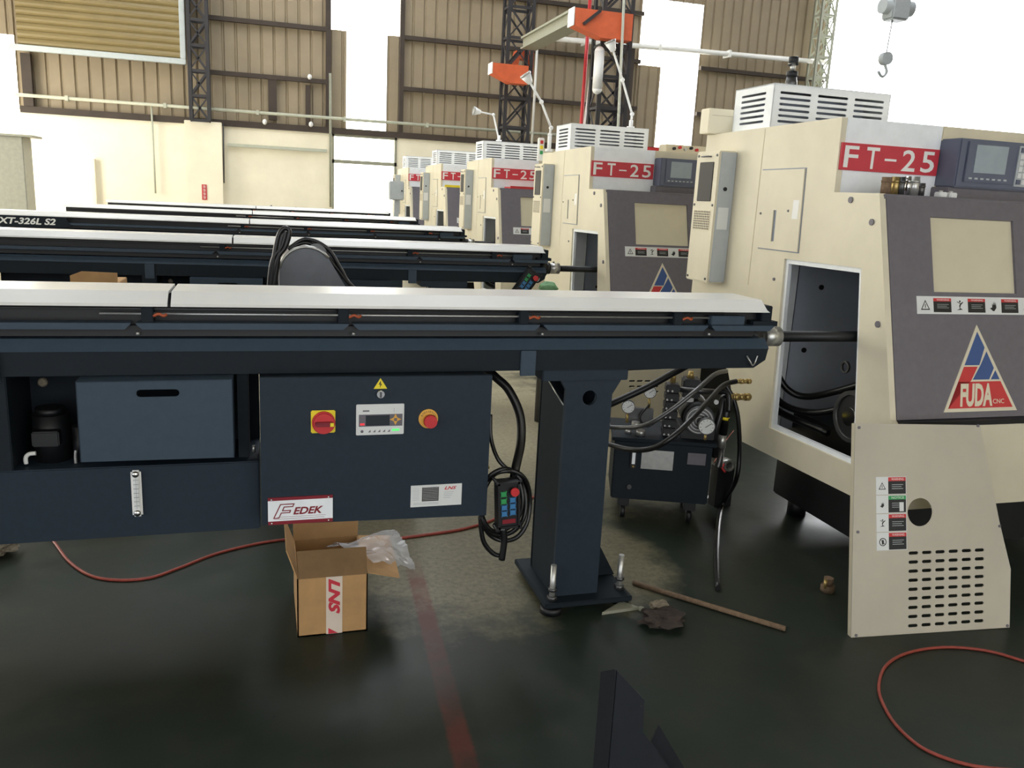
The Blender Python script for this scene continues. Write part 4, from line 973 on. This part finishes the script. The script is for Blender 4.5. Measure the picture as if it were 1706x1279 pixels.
# brass couplings and hoses of the nearest lathe
def hose(pts, r, label, mt='rubber', name='hydraulic_hose', ends=None, cat='hose', seg=10):
    t = thing(name, label, cat, tuple(pts[0]))
    MB().tube(pts, r, mt, seg).build('hose_line', t)
    if ends:
        for a, b, rr in ends:
            a, b = Vector(a), Vector(b); m = MB(); n = 4
            for k in range(n): m.cyl(a.lerp(b, k/n), a.lerp(b, (k+.8)/n), rr*(1 if k % 2 else .82), 'brass', seg=14)
            m.cyl(a, b, rr*.7, 'brass', seg=12); m.build('coupling', t)
    return t
a, b = P(1227, 635, 'y', 3.62), P(1251, 635, 'y', 3.62)
hose([a]+[P(px, py, 'y', y) for px, py, y in ((1205, 642, 3.6), (1180, 668, 3.5), (1155, 695, 3.4), (1120, 728, 3.35), (1085, 747, 3.4), (1045, 748, 3.5), (1000, 735, 3.7))], .013, 'long black hose sagging from the upper brass coupling to the pump', ends=[(a, b, .014)])
a, b = P(1213, 661, 'y', 3.62), P(1250, 661, 'y', 3.62)
hose([a]+[P(px, py, 'y', y) for px, py, y in ((1205, 664, 3.62), (1200, 690, 3.6), (1192, 720, 3.6), (1190, 760, 3.62))], .018, 'thick black hose dropping from the lower brass coupling', ends=[(a, b, .02)])
hose([P(px, py, 'y', y) for px, py, y in ((1210, 618, 3.6), (1190, 624, 3.5), (1160, 650, 3.4), (1120, 682, 3.4), (1075, 708, 3.45), (1030, 712, 3.6), (995, 708, 3.65))], .011, 'grey black hose rising diagonally over the gauges to the feeder beam', mt='steel_dark')
hose([P(px, py, 'y', y) for px, py, y in ((1150, 606, 3.35), (1120, 622, 3.4), (1080, 644, 3.45), (1028, 668, 3.5), (990, 684, 3.55))], .017, 'straight thick black pipe slanting down behind the feeder pillar')
hose([P(1208, 640, 'y', 3.65), P(1222, 665, 'y', 3.62), P(1230, 700, 'y', 3.6), P(1232, 755, 'y', 3.6), P(1226, 800, 'y', 3.6)] +
     [P(px, py, 'z', .014) for px, py in ((1204, 840), (1197, 870), (1194, 920), (1196, 980))], .012, 'black cable running down by the lathe and on as its floor reflection', name='power_cable', cat='cable')  # floor run modelled to draw the cable's reflection in the gloss

# ============================================================ LOOSE THINGS
# pendant with coiled cable at the feeder
def pendant(org, u, v, n_, s, label, grp):
    t = thing('control_pendant', label, 'remote control', tuple(org), grp)
    org = Vector(org); c = lambda a, b, d=0: org+u*a*s+v*b*s+n_*d*s
    m = MB(); m.obox(c(0, 0, 0), u, n_, v, .082*s, .04*s, .175*s, 'near_black', .008*s); body = m.build('body', t)
    m = MB(); m.cyl(c(.018, .055, .02), c(.018, .055, .034), .009*s, 'near_black'); m.cyl(c(.018, .055, .034), c(.018, .055, .045), .0155*s, 'red', seg=24); m.build('emergency_button', body)
    for a, b, mt in ((-.02, .045, 'green'), (-.02, .018, 'green'), (.014, .02, 'key_blue'), (-.018, -.006, 'key_blue'), (.014, -.004, 'key_blue'), (-.018, -.03, 'key_blue'), (.014, -.028, 'key_blue')):
        m = MB(); m.obox(c(a, b, .022), u, n_, v, .02*s, .006*s, .018*s, mt, .002*s); m.build('key', body)
    m = MB(); m.obox(c(0, -.062, .0205), u, n_, v, .05*s, .002*s, .016*s, 'deep_red'); m.build('label_strip', body)
    return t
py_ = 2.72
c0 = P(845, 838, 'y', py_)
g = 'hand pendants of the bar feeders'
tp_ = pendant(c0, Vector((1, 0, .06)).normalized(), Vector((-.06, 0, 1)).normalized(), Vector((0, -1, 0)), 1.0, 'black hand pendant with red button hanging beside the nearest cabinet', g)
c1 = P(876, 472, 'y', 5.83)
pendant(c1, Vector((.8, 0, -.55)).normalized(), Vector((.55, 0, .8)).normalized(), Vector((0, -1, 0)), 1.25, 'black hand pendant with red button lying tilted at the second feeder', g)
m = MB()
for dx, dz_, rx, rz in ((0, 0, .088, .13), (.012, -.01, .095, .14), (-.008, .012, .08, .125)):
    m.tube([(c0.x+dx+rx*math.cos(t_), py_+.05+.012*math.sin(3*t_+dx*90), c0.z-.02+dz_+rz*math.sin(t_)) for t_ in (k*math.pi/6 for k in range(12))], .009, 'rubber', closed=True)
m.tube([P(817, 690, 'y', 2.86), P(818, 730, 'y', 2.84), P(830, 765, 'y', 2.8), P(850, 785, 'y', 2.78)], .008, 'rubber')
m.tube([P(795, 606, 'y', 3.04), P(812, 616, 'y', 3.02), P(828, 630, 'y', 2.99), P(848, 650, 'y', 2.96), P(866, 690, 'y', 2.92), P(868, 735, 'y', 2.88), P(858, 785, 'y', 2.82), P(852, 830, 'y', 2.79)], .017, 'rubber', 12)
m.tube([P(800, 860, 'y', 2.78), P(805, 900, 'y', 2.78), P(822, 922, 'y', 2.78), P(838, 925, 'y', 2.78)], .009, 'rubber')
m.tube([P(838, 880, 'y', 2.77), P(840, 900, 'y', 2.77), P(836, 932, 'y', 2.77)], .013, 'rubber')
solo('pendant_cable', m, 'coiled black pendant cable hanging between cabinet and feeder pillar', 'cable', org=tuple(c0))
# conveyor head behind the nearest feeder
cy_ = 4.3
a = P(470, 480, 'y', cy_); cc = P(511, 452, 'y', cy_); R_ = P(550, 452, 'y', cy_).x-cc.x
conv = thing('chip_conveyor', 'grey round-topped chip conveyor head behind the nearest feeder', 'chip conveyor', (cc.x, cy_, 0))
R_ = .135; cz_ = P(511, 411, 'y', cy_).z-R_
arc = [(cc.x+R_*math.cos(t_), cz_+R_*math.sin(t_)) for t_ in (math.radians(d) for d in range(38, 181, 13))]
poly = [(cc.x-R_, .0)]+arc[::-1]+[(cc.x+R_+.42, .5), (cc.x+R_+.42, .0)]
m = MB(); m.plate((0, cy_, 0), XA, ZA, poly, [], .03, 'conveyor_grey'); m.plate((0, cy_+.03, 0), XA, ZA, poly, [], .3, 'charcoal'); m.build('housing', conv)
m = MB(); m.tube([(x, cy_-.004, z) for x, z in arc[::-1]], .008, 'steel', smooth=False); m.build('edge_trim', conv)
m = MB(); m.cyl((cc.x+.05, cy_+.03, cz_+.1), (cc.x+.05, cy_+.3, cz_+.1), .05, 'steel_dark'); m.build('sprocket_cover', conv)
m = MB()
for off in (0, .018):
    m.tube([(cc.x-.2, cy_-.03, .8), (cc.x-.17+off, cy_-.03, 1.15), P(462, 400, 'y', cy_-.03)+Vector((off, 0, 0)), P(472, 381, 'y', cy_-.03)+Vector((off*.5, 0, -off)), P(482, 385, 'y', cy_-.03)+Vector((-off, 0, -off*.4)), P(476, 410, 'y', cy_-.03)+Vector((-off, 0, 0)), P(458, 445, 'y', cy_-.03)+Vector((-off, 0, 0)), (cc.x-.2, cy_-.02, .85)], .012, 'rubber')
    m.tube([P(480, 415, 'y', cy_+.06), P(510, 404, 'y', cy_+.06)+Vector((0, 0, off)), P(540, 420, 'y', cy_+.06)+Vector((off, 0, off)), P(562, 448, 'y', cy_+.06)+Vector((off, 0, 0)), P(590, 480, 'y', cy_+.06), (cc.x+.5, cy_+.05, .9)], .01, 'rubber')
solo('conveyor_cable', m, 'black cables looping high over the grey conveyor head', 'cable', org=(cc.x, cy_, 1.2))
# carton and panels between the first two feeders
a, b = P(116, 453, 'y', 5.2), P(196, 470, 'y', 5.2)
ct = thing('open_carton', 'cardboard carton peeking over the nearest feeder cover at left', 'carton', (a.x, 5.2, 0))
m = MB(); m.box(a.x+.02, b.x-.0, 5.2, 5.55, 0, a.z-.06, 'cardboard', .003); m.build('carton_body', ct)
m = MB(); m.plate((0, 5.2, 0), XA, ZA, [(a.x-.0, a.z-.075), (b.x, a.z-.075), (b.x, a.z), (a.x+.06, a.z+.005), (a.x, a.z-.02)], [], .005, 'cardboard'); m.build('carton_flap', ct)
a = P(914, 478, 'y', 5.6)
m = MB(); m.blob((a.x, 5.6, a.z), .05, 'bag_green', amp=.15, freq=10, sc=(1.3, .8, .8)); m.cyl((a.x, 5.6, 0), (a.x, 5.6, a.z-.02), .05, 'steel_dark', seg=14); solo('bag_on_stand', m, 'crumpled green bag on a dark post below the second feeder nose', 'bag', org=(a.x, 5.6, 0))
# cardboard box under the cabinet
bx0, bx1, by0, by1, bh = .1, .352, 2.835, 3.19, .228
box = thing('cardboard_box', 'open cardboard box with printed tape standing under the feeder cabinet', 'box', (bx0, by0, 0))
m = MB()
m.box(bx0, bx1, by0, by0+.005, 0, bh, 'cardboard'); m.box(bx0, bx1, by1-.005, by1, 0, bh, 'cardboard'); m.box(bx0, bx0+.005, by0, by1, 0, bh, 'cardboard'); m.box(bx1-.005, bx1, by0, by1, 0, bh, 'cardboard'); m.box(bx0, bx1, by0, by1, 0, .005, 'cardboard_in')
m.build('box_body', box)
def flap(p, q, r_, s_, mt='cardboard'):
    m = MB(); vs = [Vector(v) for v in (p, q, r_, s_)]; n_ = (vs[1]-vs[0]).cross(vs[3]-vs[0]).normalized()*.002
    A = [m.bm.verts.new(v+n_) for v in vs]; B = [m.bm.verts.new(v-n_) for v in vs]
    fs = [m.bm.faces.new(A), m.bm.faces.new(B[::-1])]+[m.bm.faces.new((A[k], B[k], B[(k+1) % 4], A[(k+1) % 4])) for k in range(4)]
    m._setm(fs, mt); m.build('flap', box)
flap((bx0+.006, by0, bh), (bx1-.004, by0, bh), (bx1-.002, by0+.045, bh+.088), (bx0, by0+.045, bh+.088), 'cardboard_in')
flap((bx0, by1, bh), (bx1, by1, bh), (bx1+.01, by1+.05, bh+.1), (bx0, by1+.05, bh+.1))
flap((bx0, by0+.01, bh), (bx0, by1, bh), (bx0-.035, by1, bh+.1), (bx0-.035, by0+.03, bh+.1), 'cardboard')
flap((bx1, by0+.01, bh), (bx1, by1, bh), (bx1+.13, by1, bh-.01), (bx1+.12, by0+.02, bh-.035))
m = MB(); tx0, tx1 = bx0+.102, bx0+.16; m.box(tx0, tx1, by0-.001, by0, .002, bh, 'tape')
m.text('LNS', (tx0+.008, by0-.001, .222), -ZA, XA, .142, .042, 'sign_red', shear=.35, bold=.05)
m.plate((0, by0-.0015, 0), XA, ZA, [(tx0+.008, .003), (tx0+.042, .003), (tx0+.008, .026)], [], .0005, 'sign_red'); m.build('printed_tape', box)
# plastic film spilling over it
m = MB(); nu, nv = 26, 16; V = []
c00, c10, c11, c01 = P(541, 912, 'y', 2.99), P(622, 940, 'y', 2.9), P(692, 948, 'y', 3.02), P(655, 880, 'y', 3.2)
for i in range(nu+1):
    for j in range(nv+1):
        u_, v_ = i/nu, j/nv
        p = c00.lerp(c10, u_).lerp(c01.lerp(c11, u_), v_)
        nz = mnoise.noise(Vector((u_*4, v_*3, 1.3)))*.022+abs(mnoise.noise(Vector((u_*9, v_*7, 4))))*.016
        V.append(m.bm.verts.new(p+Vector((nz*.3, nz*.3, nz+.03*math.sin(u_*3.1)))))
m._setm([m.bm.faces.new((V[i*(nv+1)+j], V[(i+1)*(nv+1)+j], V[(i+1)*(nv+1)+j+1], V[i*(nv+1)+j+1])) for i in range(nu) for j in range(nv)], 'plastic_film', True)
solo('plastic_bag', m, 'crumpled clear plastic film spilling over the cardboard box', 'plastic film', org=tuple(c00))
# red air hose on the floor
def floorhose(pts, r, label, mt='hose_red'):
    q = [P(px, py, 'z', r) for px, py in pts]; m = MB(); m.tube(q, r, mt, 10, sub=8); return solo('air_hose', m, label, 'hose', org=tuple(q[0]))
floorhose([(60, 865), (92, 905), (115, 935), (150, 958), (195, 966), (250, 962), (300, 945), (360, 922), (430, 905), (492, 896)], .006, 'red air hose on the floor curving out below the feeder tank')
floorhose([(668, 896), (720, 889), (775, 880), (830, 862), (880, 832), (905, 820)], .007, 'red air hose passing behind the cardboard box towards the pillar')
floorhose([(1706+60, 1120), (1706, 1101), (1640, 1083), (1570, 1078), (1510, 1088), (1475, 1110), (1464, 1145), (1475, 1180), (1500, 1215), (1545, 1250), (1620, 1275), (1706, 1283), (1790, 1284)], .0055, 'orange red air hose looping on the floor at lower right')
floorhose([(1190, 770), (1205, 740), (1222, 717)], .004, 'short red tube near the lathe behind the hydraulic unit')
# leaning perforated cover panel
pl = Vector((2.164, 2.415, 0)); pr = Vector((2.875, 2.347, 0)); u = (pr-pl).normalized()
tl = P(1425, 705, 'y', 2.62)
v = (tl-pl); v = (v-u*v.dot(u)); Hh = v.length; v.normalize(); nrm = u.cross(v)
def lp(px, py):
    r = W2C @ _d(px, py); t_ = (pl-CAMPOS).dot(nrm)/r.dot(nrm); q = CAMPOS+r*t_-pl; return (q.dot(u), q.dot(v))
outl = [lp(1418, 1062), lp(1682, 1045), lp(1684, 948), lp(1665, 868), lp(1633, 708), lp(1425, 705)]
outl[0] = (outl[0][0], max(0, outl[0][1])); outl[1] = (outl[1][0], max(0, outl[1][1]))
holes = []
r0, r1, r2, r3 = lp(1522, 921), lp(1632, 916), lp(1521, 1042), lp(1631, 1034)
for i in range(9):
    for j in range(6):
        a, b = i/8, j/5
        x = (r0[0]*(1-b)+r1[0]*b)*(1-a)+(r2[0]*(1-b)+r3[0]*b)*a; y = (r0[1]*(1-b)+r1[1]*b)*(1-a)+(r2[1]*(1-b)+r3[1]*b)*a
        holes.append(slot(x, y, .044, .013, 4))
hc = lp(1533, 853); holes.append(circ(hc[0], hc[1], .056, 32))
panel = thing('cover_panel', 'cream sheet metal panel with slots and round hole leaning on the nearest lathe', 'panel', tuple(pl))
m = MB(); m.plate(pl, u, v, outl, holes, .004, 'panel_cream'); ob = m.build('sheet', panel)
m = MB(); k0, k1 = lp(1420, 1060), lp(1426, 706); m.plate(pl-nrm*.004, u, v, [outl[0], (outl[0][0]+.006, outl[0][1]), (outl[5][0]+.006, outl[5][1]), outl[5]], [], .02, 'cream_shade')
m.build('folded_edge', panel)
m = MB(); o = pl+nrm*.0012
k0 = lp(1459, 794); k1 = lp(1511, 916); ww = k1[0]-k0[0]; hh = (k0[1]-k1[1])/4
for k in range(4):
    y = k0[1]-(k+1)*hh
    m.plate(o, u, v, rect(k0[0], y+.002, k0[0]+ww, y+hh-.001), [], .0012, 'paper')
    icon(m, o, (0, 2, 1, 3)[k], k0[0]+ww*.2, y+hh*.48, .016 if k != 1 else .012, u, v, nrm)
    warn(m, o, k0[0]+ww*.4, y+.004, ww*.58, hh-.007, u, v, nrm, 'green' if k == 1 else 'red', 'NOTICE' if k == 1 else 'WARNING')
    if k == 1: m.plate(o+nrm*.0009, u, v, rect(k0[0]+ww*.76, y+.008, k0[0]+ww*.9, y+hh*.6), [], .0002, 'paper')
m.build('warning_stickers', panel)
for px, py in ((1431, 712), (1629, 709), (1429, 886), (1665, 876), (1426, 1058), (1678, 1042)):
    q = lp(px, py); c = pl+u*q[0]+v*q[1]; m = MB(); m.cyl(c, c+nrm*.003, .006, 'charcoal', seg=12); m.build('screw_hole', panel)
# similar panel further back
p2 = P(1018, 720, 'y', 4.9); t2 = P(1022, 618, 'y', 4.95); e2 = P(1145, 612, 'y', 4.95)
m = MB(); a = Vector((p2.x, 4.9, max(.0, p2.z-.25)))
hs = [slot(P(px, 634+r*9, 'y', 4.95).x, P(px, 634+r*9, 'y', 4.95).z, .045, .012, 4) for r in range(3) for px in (1052, 1065, 1078, 1091)]
m.plate((0, 4.94, 0), XA, ZA, [(t2.x, 0), (e2.x+.1, 0), (e2.x+.1, e2.z), (t2.x, t2.z)], hs, .004, 'cream')
m.box(t2.x, e2.x+.1, 4.945, 5.2, 0, .03, 'cream_shade')
solo('cover_panel', m, 'cream slotted panel standing behind the hydraulic unit gauges', 'panel', org=(t2.x, 4.94, 0))
# steel bar, plate, rag
a, b = P(1055, 970, 'z', .011), P(1308, 1047, 'z', .011)
m = MB(); m.cyl(a, b, .0105, 'rust', seg=14); solo('steel_bar', m, 'long thin rusty round bar lying on the floor', 'bar', org=tuple(a))
m = MB(); q = [P(px, py, 'z', .006) for px, py in ((1003, 1022), (1056, 1042), (1080, 1018), (1035, 1003))]; qo = q[0]
m.plate((0, 0, .012), XA, YA, [(v_.x, v_.y) for v_ in q], [circ(P(1068, 1016, 'z', 0).x, P(1068, 1016, 'z', 0).y, .011, 14)], .012, 'light_paint'); solo('steel_plate', m, 'small bright steel plate with a hole by the pillar base', 'plate', org=tuple(qo))
c = P(1103, 1028, 'z', .02)
m = MB(); m.blob((c.x, c.y, .02), .06, 'rag', amp=.34, freq=16, sub=4, sc=(1.4, 1.15, .4)); m.blob((c.x+.02, c.y+.07, .03), .036, 'stone', amp=.25, freq=12, sub=3, sc=(1.1, .6, .7)); solo('rag', m, 'dirty dark rag heaped beside the steel plate', 'rag', org=(c.x, c.y, 0))
m = MB(); c = P(1378, 984, 'z', 0); m.cyl((c.x, c.y, 0), (c.x, c.y, .03), .03, 'rust', seg=6); m.cyl((c.x, c.y, .03), (c.x, c.y, .062), .02, 'rust', seg=14); m.cyl((c.x-.022, c.y-.01, .02), (c.x-.022, c.y-.01, .06), .008, 'brass', seg=8); solo('rusty_nut', m, 'rusty bolt head standing on the floor left of the leaning panel', 'bolt', org=(c.x, c.y, 0))
m = MB(); a, b = P(-30, 930, 'z', 0), P(28, 925, 'z', 0); m.blob((a.x+.02, a.y+.03, .045), .085, 'stone', amp=.3, freq=16, sub=4, sc=(1.2, .8, .6)); m.box(a.x-.1, a.x+.14, a.y+.02, a.y+.12, .075, .09, 'tape'); solo('concrete_lump', m, 'rough grey lump on the floor at the left frame edge', 'stone', org=(a.x, a.y, 0))
m = MB(); c = P(1172, 826, 'z', .004); m.plate((c.x-.03, c.y, .006), XA, YA, [(0, -.04), (.09, -.04), (.01, .06)], [], .004, 'paper'); solo('paper_scrap', m, 'small white paper scrap at the foot of the hydraulic unit', 'paper', org=(c.x, c.y, 0))
m = MB(); c = P(1216, 776, 'y', 3.75); m.ring((c.x, 3.75, c.z), YA, .032, .022, .05, 'steel'); m.cyl((c.x, 3.8, c.z), (c.x, 3.82, c.z), .03, 'steel_dark'); m.tube([(c.x-.03, 3.76, c.z+.01), (c.x-.045, 3.75, c.z-.01), (c.x-.03, 3.74, c.z-.03)], .006, 'red'); m.box(c.x-.05, c.x+.05, 3.78, 3.85, 0, c.z-.02, 'near_black'); solo('pipe_flange', m, 'small round steel flange with red ring by the lathe base', 'flange', org=(c.x, 3.75, 0))
# dark folded bracket in the foreground
yb = 1.75
q = [P(px, py, 'y', yb) for px, py in ((1027, 1116), (1074, 1166), (1071, 1219), (1092, 1250), (1120, 1330), (1000, 1330))]
fb = thing('steel_bracket', 'dark folded steel bracket standing in the foreground at the bottom', 'bracket', (q[0].x, yb, 0))
m = MB(); m.plate((0, yb, 0), XA, ZA, [(q[0].x, q[0].z), (q[1].x, q[1].z), (q[2].x, q[2].z), (q[3].x+.005, q[3].z), (q[3].x+.12, .0), (q[0].x, .0)], [circ(P(1069, 1175, 'y', yb).x, P(1069, 1175, 'y', yb).z, .004, 12)], .005, 'dark_steel'); m.build('front_web', fb)
m = MB(); l = P(1014, 1132, 'y', yb+.05); m.plate((q[0].x-.002, 0, 0), -YA, ZA, [(-yb-.09, 0), (-yb, 0), (-yb, q[0].z), (-yb-.005, q[0].z), (-yb-.09, l.z)], [], .004, 'dark_steel'); m.build('side_flange', fb)
a, b = P(1098, 1208, 'y', yb+.08), P(1140, 1279, 'y', yb+.08)
m = MB(); m.plate((0, yb+.08, 0), XA, ZA, [(a.x, a.z), (b.x, b.z), (b.x, 0), (q[0].x+.01, 0), (q[0].x+.01, a.z-.06), (a.x-.02, a.z-.05)], [], .006, 'dark_steel'); m.build('rear_web', fb)
m = MB(); m.plate((0, 0, 0.006), XA, YA, rect(q[0].x, yb, b.x, yb+.09), [], .006, 'dark_steel'); m.build('foot_plate', fb)

# clean up helper property
for o in bpy.data.objects:
    if '_org' in o.keys(): del o['_org']
